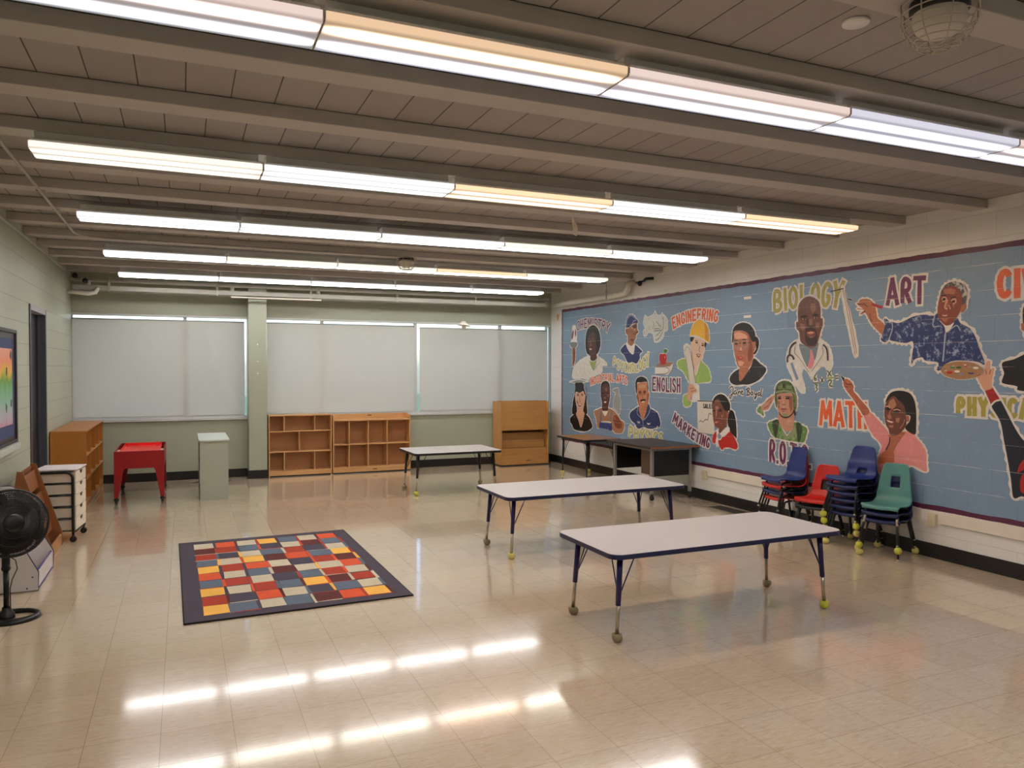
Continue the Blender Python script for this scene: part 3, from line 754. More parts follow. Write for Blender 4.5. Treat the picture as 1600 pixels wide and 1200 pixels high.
b.lathe([(0, 0.03), (0.035, 0.026), (0.04, -0.03), (0, -0.03)], C0, 20, axis=ax)
b.build('blades', m_fanb, t, recalc=False)
b = MB(); b.tube([(0.0, 0.0, 0.41), (0.035, -0.01, 0.385), (0.045, -0.012, 0.33), (0.015, -0.006, 0.26), (0.002, 0.0, 0.20), (0.0, 0.018, 0.08), (-0.05, 0.08, 0.02)], 0.0032, 8); b.build('cord', m_black, t)

# ------------------------------------------------------------------ rug
RC = {'c': (196, 184, 160), 'o': (214, 84, 44), 'r': (168, 56, 34), 'm': (92, 36, 34), 'b': (92, 104, 122), 'n': (68, 62, 78), 'y': (238, 180, 80), 'l': (205, 150, 110)}
ru = thing('rug', 'rectangular area rug of coloured blocks with a dark plum border', 'rug', (0, 0, 0))
P = [Vector((-0.044, 7.685, 0)), Vector((1.476, 7.709, 0)), Vector((1.514, 5.296, 0)), Vector((-0.004, 5.258, 0))]
def rp(u, v, z=0.0):   # u across (left to right), v from the far edge towards the camera
    a = P[0].lerp(P[1], u); c_ = P[3].lerp(P[2], u); r_ = a.lerp(c_, v); return Vector((r_.x, r_.y, z))
m_rugb = plain('rug_border_plum', (70, 62, 76), 0.95, vary=0.1)
m_rugk = plain('rug_binding_black', (22, 18, 24), 0.9)
b = MB(); b.prism([rp(0, 0, 0.0), rp(1, 0, 0.0), rp(1, 1, 0.0), rp(0, 1, 0.0)], (0, 0, 0.010)); b.build('border', m_rugb, ru)
b = MB(); b.tube([rp(0, 0, 0.006), rp(1, 0, 0.006), rp(1, 1, 0.006), rp(0, 1, 0.006)], 0.0062, 8, closed=True); b.build('binding', m_rugk, ru)
rugm = {}; rk = list(RC)
mats = [plain('rug_'+{'c': 'cream', 'o': 'orange', 'r': 'brick', 'm': 'maroon', 'b': 'slate_blue', 'n': 'navy', 'y': 'yellow', 'l': 'peach'}[k], RC[k], 0.95, vary=0.14) for k in rk]
b = MB(); rnd = random.Random(3)
def rq(u0, u1, v0, v1, z, k, j=0.0):
    pts = [(u0, v0), (u1, v0), (u1, v1), (u0, v1)]
    vs = [b.bm.verts.new(rp(u+rnd.uniform(-j, j), v+rnd.uniform(-j, j), z)) for u, v in pts]
    b.bm.faces.new(vs).material_index = rk.index(k)
U0, U1, V0, V1 = 0.075, 0.925, 0.045, 0.955
GRID = ["cmrbyobyry", "orncrcrcnb", "cbcyobcroc", "ynbmcmnbcb", "bcroncbynm", "cmnbrcrmbo", "obcymocrcy"]   # columns from the left, far end first
n = len(GRID)
for i, colr in enumerate(GRID):
    m = len(colr)
    for j, ch in enumerate(colr):
        u0 = U0+(U1-U0)*i/n; u1 = U0+(U1-U0)*(i+1)/n; v0 = V0+(V1-V0)*j/m; v1 = V0+(V1-V0)*(j+1)/m
        rq(u0+0.006, u1-0.010, v0+0.003, v1-0.003, 0.0112, ch, 0.003)
        k2 = rnd.choice('oorcnnybmb')       # irregular coloured seam on the right of each block
        rq(u1-0.010, u1+0.006, v0-0.004, v1+0.006, 0.0108, k2, 0.003)
        if rnd.random() < 0.7: rq(u0, u1, v1-0.004, v1+0.003, 0.0109, rnd.choice('nnocr'), 0.001)
b.build('woven_blocks', mats, ru, recalc=False)

# ------------------------------------------------------------------ stacking chairs
m_cblue = plain('blue_chair_shell', (22, 42, 112), 0.38, vary=0.03)
m_cred = plain('red_chair_shell', (196, 30, 20), 0.38, vary=0.03)
m_cnavy = plain('dark_blue_chair_shell', (20, 30, 80), 0.38, vary=0.03)
m_cteal = plain('teal_chair_shell', (84, 140, 134), 0.38, vary=0.03)
m_cblk = plain('dark_green_chair_shell', (24, 28, 26), 0.4, vary=0.03)
m_cleg = plain('black_chair_leg', (20, 18, 19), 0.3)
def chair(kind, hs, hb, hole, balls, label, loc, rotz, group, sleeves=False):
    """Child's stacking chair facing local +x; seat height hs, back height hb above the seat."""
    t = thing('stacking_chair', label, 'chair', loc, rotz, group)
    pr = [(0.172, hs-0.030, 0.150), (0.176, hs-0.012, 0.160), (0.160, hs-0.001, 0.165), (0.10, hs-0.006, 0.166), (0.03, hs-0.014, 0.165), (-0.04, hs-0.018, 0.163), (-0.095, hs-0.012, 0.160),
          (-0.130, hs+0.008, 0.157), (-0.150, hs+0.040, 0.152), (-0.162, hs+0.085, 0.146), (-0.172, hs+0.13, 0.140), (-0.181, hs+hb*0.52, 0.134), (-0.190, hs+hb*0.66, 0.127), (-0.198, hs+hb*0.80, 0.119), (-0.206, hs+hb*0.93, 0.108), (-0.211, hs+hb, 0.085)]
    # resample
    fine = []
    for a, c in zip(pr, pr[1:]):
        for k in range(2): fine.append(tuple(a[i]+(c[i]-a[i])*k/2 for i in range(3)))
    fine.append(pr[-1]); N = 20
    b = MB(); g = []
    for (x, z, w) in fine:
        row = []
        for i in range(N+1):
            u = -1+2*i/N; back = min(1, max(0, (z-hs-0.02)/0.08))
            dz = 0.012*u*u*(1-back); dx = 0.022*u*u*back
            row.append(b.bm.verts.new((x+dx, u*w, z+dz-(0.012*u**4 if (x, z, w) == fine[0] else 0))))
        g.append(row)
    for j in range(len(fine)-1):
        for i in range(N):
            zc = (g[j][i].co.z+g[j+1][i].co.z)/2; uc = abs(-1+2*(i+0.5)/N)
            if hole and uc < hole[2] and hs+hole[0] < zc < hs+hole[1]: continue
            f = b.bm.faces.new((g[j][i], g[j][i+1], g[j+1][i+1], g[j+1][i])); f.smooth = True
    o = b.build('seat_shell', kind, t, recalc=True)
    so = o.modifiers.new('thick', 'SOLIDIFY'); so.thickness = 0.007; so.offset = 0
    for sx in (1, -1):
        for sy in (-1, 1):
            ft = Vector((0.200, sy*0.160, 0.014)) if sx > 0 else Vector((-0.185, sy*0.160, 0.014))
            tp = Vector((0.095, sy*0.120, hs-0.034)) if sx > 0 else Vector((-0.085, sy*0.120, hs-0.034))
            kn = tp+Vector((sx*0.03, sy*0.006, -0.008))
            b = MB(); b.tube([tp+Vector((-sx*0.08, -sy*0.02, 0.004)), tp, kn, kn.lerp(ft, 0.5), ft], 0.0105, 10)
            lg = b.build('leg', m_cleg, t)
            if sleeves and sx > 0:
                b = MB(); b.tube([kn.lerp(ft, 0.12), kn.lerp(ft, 0.42)], 0.0125, 10); tag(b.build('leg_sleeve', m_chrome, lg), 'bright steel sleeve')
            bl = balls.get((sx, sy))
            if bl:
                b = MB(); b.ball((ft.x+sx*0.004, ft.y+sy*0.004, 0.030), 0.0315); b.build('tennis_ball', bl, lg)
            else:
                b = MB(); b.lathe([(0, 0), (0.013, 0), (0.014, 0.005), (0.008, 0.012), (0.008, 0.018)], (ft.x, ft.y, 0), 12); b.build('glide', m_chrome, lg)
    return t
PI = math.pi
def stack(x, y, n, kinds, hs, hb, hole, labels, group, ballmap, rz=PI, dz=0.065, fx=-0.010, sl=()):
    for k in range(n):
        chair(kinds[k], hs, hb, hole[k] if isinstance(hole, list) else hole, ballmap.get(k, {}), labels[k], (x+fx*k*math.cos(rz-PI), y+fx*k*math.sin(rz-PI), dz*k), rz, group, sleeves=(k in sl))
Y_, K_ = m_bally, m_ballk
H1 = (0.018, 0.07, 0.30); H2 = (0.12, 0.235, 0.34)
stack(5.80, 6.14, 4, [m_cred, m_cnavy, m_cred, m_cblue], 0.31, 0.315, None,
    ['red chair at the bottom of the leftmost stack against the mural', 'dark blue chair between two red ones in the leftmost stack', 'red chair right under the top blue one in the leftmost stack', 'bright blue chair on top of the leftmost stack, beneath the purple letters'],
    'leftmost stack of chairs', {0: {(1, 1): K_, (1, -1): K_}}, rz=PI-0.10)
stack(5.72, 5.62, 2, [m_cblk, m_cred], 0.315, 0.31, [None, (0.07, 0.17, 0.40)],
    ['black shelled chair under the bright red one', 'bright red chair with a square hand hole, between the two blue stacks'],
    'short red and black stack of chairs', {}, rz=PI+0.30)
stack(5.775, 5.235, 6, [m_cnavy]*5+[m_cblue], 0.315, 0.275, H1,
    ['dark blue chair at the bottom of the tallest stack', 'dark blue chair second from the bottom of the tallest stack', 'dark blue chair third from the bottom of the tallest stack', 'dark blue chair third from the top of the tallest stack', 'dark blue chair just under the top one of the tallest stack', 'blue chair on top of the tallest stack'],
    'tallest stack of blue chairs', {0: {(1, 1): K_, (1, -1): K_, (-1, -1): K_}, 2: {(1, -1): K_, (1, 1): K_}, 3: {(1, 1): Y_, (1, -1): Y_}, 4: {(1, -1): Y_}}, rz=PI+0.16)
stack(5.745, 4.845, 3, [m_cnavy, m_cnavy, m_cteal], 0.325, 0.345, H2,
    ['dark blue chair at the bottom of the rightmost stack', 'dark blue chair in the middle of the rightmost stack, under the teal one', 'teal chair with a hand hole on top of the rightmost stack'],
    'rightmost stack of chairs', {0: {(1, -1): K_, (-1, -1): K_, (-1, 1): K_}, 1: {(1, 1): Y_, (1, -1): Y_}}, rz=PI+0.34, dz=0.062, sl=(1, 2))

# ------------------------------------------------------------------ fittings on the right wall
m_ivory = plain('ivory_plastic', (216, 204, 172), 0.4)
m_race = plain('painted_raceway', (226, 216, 200), 0.42)
for y0, y1, lab in ((4.72, 7.70, 'long white surface raceway running along the wall under the mural'), (-2.5, 4.53, 'white surface raceway continuing past the right hand outlet')):
    b = MB(); b.box(XR-0.022, XR-0.0005, y0, y1, 0.31, 0.415, bevel=0.004); tag(b.build('cable_raceway', m_race), lab, 'cable cover')
def outlet(y, z, label, w=0.075, h=0.11, d=0.035):
    t = thing('wall_outlet', label, 'outlet', (XR, y, z))
    b = MB(); b.box(-d, -0.0005, -w/2, w/2, -h/2, h/2, bevel=0.004); bx = b.build('box', m_ivory, t)
    for s_ in (-1, 1):
        b = MB(); b.box(-d-0.002, -d, -0.016, 0.016, s_*0.026-0.014, s_*0.026+0.014, bevel=0.001); o = b.build('socket', m_ivory, bx)
outlet(7.76, 0.315, 'ivory outlet box on the wall just right of the desk')
outlet(4.60, 0.335, 'ivory outlet box on the wall right of the teal chair')
outlet(9.25, 0.33, 'ivory outlet box low on the wall between brown table and desk')
for y, z in ((7.005, 2.467), (7.005, 2.251)):
    b = MB(); b.box(XR-0.005, XR-0.0035, y-0.062, y+0.062, z-0.015, z+0.015); tag(b.build('tape_strip', m_whitep), 'short strip of white tape on the blue mural, %s one' % ('upper' if z > 2.4 else 'lower'), 'tape', 'tape strips on the mural')
s = Nodes('ochre_stain'); s.bsdf(s.mix(s.noise(s.pos(), 14, 3), srgb(216, 160, 70), srgb(220, 190, 130)), 0.5)
b = MB(); b.prism([(XR-0.0008, 11.86+0.045*math.cos(a)*(1+0.3*math.sin(3*a)), 2.535+0.075*math.sin(a)*(1+0.25*math.cos(2*a))) for a in [2*PI*k/18 for k in range(18)]], (-0.0005, 0, 0))
tag(b.build('paint_patch', s.m), 'small ochre paint patch on the white strip left of the mural top corner', 'paint patch')

# ------------------------------------------------------------------ pipes and hangers
def hanger(parent, x, y, z0, z1, w=0.03):
    b = MB(); b.tube([(x, y, z1), (x, y, z0+0.09)], 0.004, 6); b.box(x-w/2, x+w/2, y-0.003, y+0.003, z0-0.045, z0+0.06); b.tube([(x-0.02, y, z0+0.07), (x+0.02, y, z0+0.07)], 0.010, 8)
    b.build('hanger', m_conduit, parent)
t = thing('ceiling_rail', 'long flat painted rail hung on rods below the beams, across the window wall', 'rail', (0, 0, 0))
b = MB(); b.box(-1.36, 5.75, 11.72, 11.78, 2.695, 2.76, bevel=0.003); b.build('rail', m_conduit, t)
for x in (-0.92, 0.455, 1.77, 3.10, 4.416, 5.70): hanger(t, x, 11.712, 2.73, ZB)
b = MB(); b.box(0.64, 1.92, 11.68, 11.71, 2.655, 2.675, bevel=0.003); tag(b.build('lower_strip', m_race, t), 'short white strip under the rail')
t = thing('heating_pipe', 'straight white pipe above the rail along the window wall', 'pipe', (0, 0, 0))
b = MB(); b.tube([(-1.40, 11.808, 2.838), (5.80, 11.808, 2.838)], 0.025, 14); b.build('pipe', m_pipe, t)
for x in (-1.175, 0.665, 1.893):
    b = MB(); b.tube([(x, 11.80, 2.762), (x, 11.80, 2.80), (x, 11.80, 2.83)], 0.028, 14); b.build('riser', m_pipe, t)
t = thing('valve_pipe', 'short white jacketed pipe with a dark valve high in the left corner', 'pipe', (0, 0, 0))
b = MB(); b.tube([(-1.415, 11.66, 2.655), (-1.30, 11.66, 2.65), (-1.16, 11.66, 2.64), (-1.08, 11.66, 2.66), (-1.05, 11.68, 2.72)], [0.02, 0.026, 0.03, 0.03, 0.026], 14); b.build('pipe', m_pipe, t)
for p_ in ((-1.31, 11.6, 2.865), (-1.19, 11.6, 2.80)):
    b = MB(); b.ball(p_, 0.03, sz=0.7); b.lathe([(0, 0), (0.035, 0), (0.035, 0.012), (0, 0.012)], (p_[0], p_[1]-0.03, p_[2]), 14, axis=(0, -1, 0)); b.tube([(p_[0], p_[1], p_[2]), (p_[0], 11.9, p_[2])], 0.014, 8); b.build('valve', m_blackm, t)
t = thing('jacketed_pipe', 'thick white pipe along the top of the mural wall ending in an elbow', 'pipe', (0, 0, 0))
XP = 5.90
b = MB(); b.tube([(XP, 11.80, 2.735), (XP, 11.0, 2.735), (XP, 9.62, 2.735), (XP, 9.50, 2.745), (XP, 9.44, 2.80), (XP, 9.43, 2.86), (XP+0.04, 9.43, 2.88), (XR, 9.43, 2.885)], 0.044, 18); b.build('pipe', m_pipe, t)
hanger(t, XP-0.05, 9.95, 2.735, ZD, 0.02)
b = MB(); b.tube([(XP, 9.2, 2.86), (XP, 9.02, 2.865)], 0.014, 10); b.ball((XP-0.01, 9.10, 2.84), 0.035, sz=1.1); b.tube([(XP, 9.02, 2.865), (XP, 8.96, 2.89), (XR, 8.94, 2.90)], 0.022, 10); tag(b.build('valve', m_blackm, t), 'dark brass valve')
# electric conduit on the ceiling
t = thing('ceiling_conduit', 'thin painted conduit crossing the beams at left and turning to the small caged detector', 'conduit', (0, 0, 0))
zc = 2.942
b = MB(); b.tube([(-0.955, YB, zc), (-0.955, 8.35, zc), (-0.93, 8.50, zc), (-0.85, 8.60, zc), (-0.70, 8.64, zc), (2.33, 8.66, zc)], 0.0105, 10); b.build('conduit', m_conduit, t)
for x, y in ((-0.955, 5.0), (-0.955, 6.55), (-0.955, 7.3), (-0.35, 8.64), (-0.10, 8.64), (1.5, 8.655)):
    b = MB(); b.box(x-0.03, x+0.03, y-0.012, y+0.012, zc-0.002, zc+0.012, bevel=0.002) if y < 8 else b.box(x-0.02, x+0.02, y-0.03, y+0.03, zc-0.003, zc+0.012, bevel=0.002)
    b.build('clip', m_conduit, t)
b = MB(); b.box(-1.04, -0.99, 4.93, 5.05, 2.88, 2.953, bevel=0.004); b.tube([(-0.99, 4.99, 2.93), (-0.955, 4.99, 2.94)], 0.01, 8); b.build('junction_box', m_conduit, t)
b = MB(); b.tube([(XL+0.018, YB, 2.915), (XL+0.018, 11.8, 2.915)], 0.014, 8); tag(b.build('wall_conduit', m_conduit), 'thin conduit running along the top of the left wall', 'conduit')

def caged_detector(x, y, ztop, r, h, label):
    t = thing('smoke_detector', label, 'smoke detector', (x, y, ztop))
    b = MB(); b.lathe([(0, 0), (r*0.78, 0), (r*0.78, -h*0.22), (r*0.74, -h*0.26), (0, -h*0.26)], seg=28); tag(b.build('mounting_base', m_black, t), 'dark round base')
    b = MB(); b.lathe([(r*0.70, -h*0.26), (r*0.72, -h*0.40), (r*0.62, -h*0.62), (r*0.45, -h*0.74), (r*0.2, -h*0.80), (0, -h*0.80)], seg=28); b.build('sensor_head', m_pipe, t)
    b = MB()
    for k in range(8):
        a = 2*PI*k/8+0.2; c_, s_ = math.cos(a), math.sin(a)
        b.tube([(r*1.02*c_, r*1.02*s_, -0.004), (r*c_, r*s_, -h*0.45), (r*0.82*c_, r*0.82*s_, -h*0.75), (r*0.55*c_, r*0.55*s_, -h), (r*0.2*c_, r*0.2*s_, -h)], 0.0026, 6)
    for rr, zz in ((1.02, -0.01), (1.01, -h*0.25), (1.0, -h*0.45), (0.92, -h*0.6), (0.82, -h*0.75), (0.68, -h*0.88), (0.55, -h), (0.2, -h)):
        b.tube([(rr*r*math.cos(2*PI*k/16), rr*r*math.sin(2*PI*k/16), zz) for k in range(16)], 0.0024, 6, closed=True)
    b.build('wire_cage', m_cage, t)
m_cage = plain('cage_wire_beige', (196, 184, 168), 0.4)
caged_detector(2.475, 1.90, ZB-0.001, 0.125, 0.155, 'large caged smoke detector on the ceiling at the top right corner')
caged_detector(2.44, 8.80, ZB-0.001, 0.115, 0.14, 'small looking caged smoke detector at the end of the conduit, mid ceiling')
b = MB(); b.lathe([(0, 0), (0.05, 0), (0.053, 0.004), (0.053, 0.01)], (2.455, 2.25, ZD-0.012), 28)
tag(b.build('ceiling_cover_plate', m_house, None), 'round blank cover plate on the planks beside the large detector', 'cover plate')
m_tape = plain('torn_paper', (226, 214, 196), 0.6)
b = MB(); b.prism([(3.085, 5.83, 2.9525), (3.100, 5.83, 2.92), (3.122, 5.83, 2.89), (3.134, 5.83, 2.86), (3.132, 5.83, 2.815), (3.122, 5.83, 2.79), (3.102, 5.83, 2.80), (3.077, 5.83, 2.825), (3.094, 5.83, 2.835), (3.087, 5.83, 2.875)], (0.004, -0.006, 0))
tag(b.build('paper_scrap', m_tape), 'torn scrap of white paper hanging from a ceiling beam', 'paper scrap')
b = MB(); b.box(1.73, 1.80, 6.53, 6.57, ZB-0.003, ZB-0.0003); tag(b.build('tape_patch', m_tape), 'small pale patch of tape on a ceiling beam left of centre', 'tape')
t = thing('hanging_ornament', 'small white hat shaped ornament hanging before the far right shade', 'ornament', (4.26, 11.85, 2.36))
b = MB(); b.lathe([(0, 0.065), (0.03, 0.058), (0.048, 0.035), (0.062, 0.018), (0.118, -0.008), (0.112, -0.014), (0.055, -0.004), (0, 0.0)], seg=24)
for v in b.bm.verts: v.co.z -= 0.13*v.co.x
b.build('brim', m_tape, t)
b = MB()
for k in range(4): x = -0.03+0.02*k; b.tube([(x, 0, 0.0), (x+0.002, -0.003, -0.05), (x+0.006, 0, -0.075-0.01*(k % 2))], 0.009, 6)
b.build('streamers', m_tape, t)
b = MB(); b.tube([(0, 0, 0.06), (0, 0, ZB-2.36)], 0.0008, 4); b.build('thread', m_tape, t)
# little things on the pillar
for z in (1.735, 1.56, 1.99):
    b = MB(); b.lathe([(0, 0), (0.013, 0), (0.012, 0.005), (0, 0.007)], (1.012, 11.84, z), 12, axis=(0, -1, 0)); tag(b.build('wall_button', m_whitep), {1.735: 'small white dot on the pillar, middle one', 1.56: 'small white dot on the pillar, lowest one', 1.99: 'small white dot on the pillar, highest one'}[z], 'wall button', 'white dots on the pillar')

# ------------------------------------------------------------------ bulletin board on the left wall
m_bframe = plain('dark_board_frame', (58, 52, 58), 0.4)
m_bnavy = plain('navy_crepe_border', (60, 72, 112), 0.7, vary=0.12)
t = thing('bulletin_board', 'framed bulletin board with rainbow paper and navy border, at the left edge', 'bulletin board', (XL, 7.35, 0))
b = MB(); b.box(0.002, 0.014, -0.82, 0.82, 0.99, 1.965); b.build('backing', m_bframe, t)
b = MB()
for a in ((-0.84, 0.82+0.02, 1.955, 1.985), (-0.84, 0.84, 0.965, 0.995)): b.box(0.001, 0.03, a[0], a[1], a[2], a[3], bevel=0.003)
for a in (-0.84, 0.80): b.box(0.001, 0.03, a, a+0.04, 0.99, 1.96, bevel=0.003)
b.build('frame', m_bframe, t)
b = MB(); b.box(0.002, 0.06, -0.84, 0.78, 0.905, 0.965, bevel=0.004); b.build('tray', m_greyt, t)
b = MB(); b.box(0.0145, 0.018, -0.80, 0.74, 1.03, 1.90); b.build('paper_border', m_bnavy, t)
s = Nodes('rainbow_paper'); sp = s.n('SeparateXYZ'); s.l(s.pos(), sp.inputs[0])
zz = s.math('ADD', sp.outputs[2], s.math('MULTIPLY', s.math('SUBTRACT', s.noise(s.pos(), 9, 4, 0.6, (1, 3, 0.6)), 0.5), 0.28))
rp_ = s.n('ValToRGB'); s.l(s.ramp(zz, 1.10, 1.83), rp_.inputs[0])
cr = rp_.color_ramp; cr.elements[0].position = 0.0; cr.elements[0].color = srgb(206, 120, 140); cr.elements[1].position = 1.0; cr.elements[1].color = srgb(236, 168, 150)
for ps, c in ((0.14, (186, 176, 190)), (0.32, (150, 186, 168)), (0.48, (120, 180, 130)), (0.60, (110, 160, 70)), (0.70, (236, 190, 60)), (0.80, (240, 150, 110))):
    e = cr.elements.new(ps); e.color = srgb(*c)
s.bsdf(rp_.outputs[0], 0.6)
b = MB(); b.box(0.0185, 0.020, -0.78, 0.66, 1.14, 1.81); b.build('rainbow_paper', s.m, t)
b = MB(); rnd = random.Random(5)
for y, z in ((0.60, 1.75), (0.42, 1.62), (0.60, 1.33), (0.40, 1.30), (0.10, 1.7), (0.0, 1.35), (-0.3, 1.6)):
    pts = [(0.0205, y+0.045*rnd.uniform(0.5, 1)*math.cos(2*PI*k/9), z+0.05*rnd.uniform(0.5, 1)*math.sin(2*PI*k/9)) for k in range(9)]
    b.prism(pts, (0.001, 0, 0))
b.build('paper_cutouts', m_black, t)

# ------------------------------------------------------------------ the mural: flat paint shapes on the wall, coordinates in millimetres (y, z)
CT = {"BK":[40,40,44],"OG":[170,158,74],"OR":[226,98,50],"PU":[108,44,84],"YG":[184,176,92],"a1":[134,66,44],"a2":[178,106,78],"ap":[176,24,36],"ar":[176,106,70],"bd":[100,60,44],"bib":[54,70,130],"bk":[22,20,21],"bk2":[150,112,90],"bl":[196,150,116],"blu":[126,144,170],"bm":[150,96,66],"br":[140,72,50],"ch":[214,204,190],"cl":[164,172,190],"cr":[216,210,200],"db":[84,52,46],"db2":[128,86,76],"den":[38,52,104],"dk":[70,66,66],"doc":[112,70,58],"doc2":[146,100,84],"f1":[178,108,78],"f2":[222,164,132],"f3":[140,78,56],"goat":[62,42,38],"gr":[150,180,90],"grn":[70,96,50],"grs":[120,134,140],"gy":[128,132,132],"hair2":[76,70,68],"hat":[234,178,40],"hat2":[204,142,30],"hb":[28,23,23],"he":[76,92,52],"he2":[118,136,90],"hl":[142,150,112],"hn":[214,160,130],"hn2":[160,100,80],"hs":[222,186,160],"lf":[70,130,60],"lg":[150,152,150],"lip":[150,66,58],"m1":[110,66,50],"m2":[178,124,98],"ma":[170,92,64],"mk":[124,72,58],"mk2":[178,122,102],"mo":[184,104,70],"nv":[34,48,98],"nv2":[44,54,108],"p1":[196,124,86],"p2":[150,84,56],"pal":[168,124,86],"pg":[40,52,32],"pk":[222,140,146],"pkb":[222,140,136],"re":[190,40,34],"red":[170,40,40],"s1":[196,140,116],"s2":[150,96,76],"sk":[214,166,142],"sk2":[210,158,130],"sl":[34,38,50],"sp":[196,196,190],"st":[120,124,140],"sth":[66,46,56],"tan":[172,124,92],"ub":[60,150,50],"ug":[98,132,68],"us":[50,60,38],"w":[222,214,204],"white":[236,228,216],"ye":[158,170,88]}
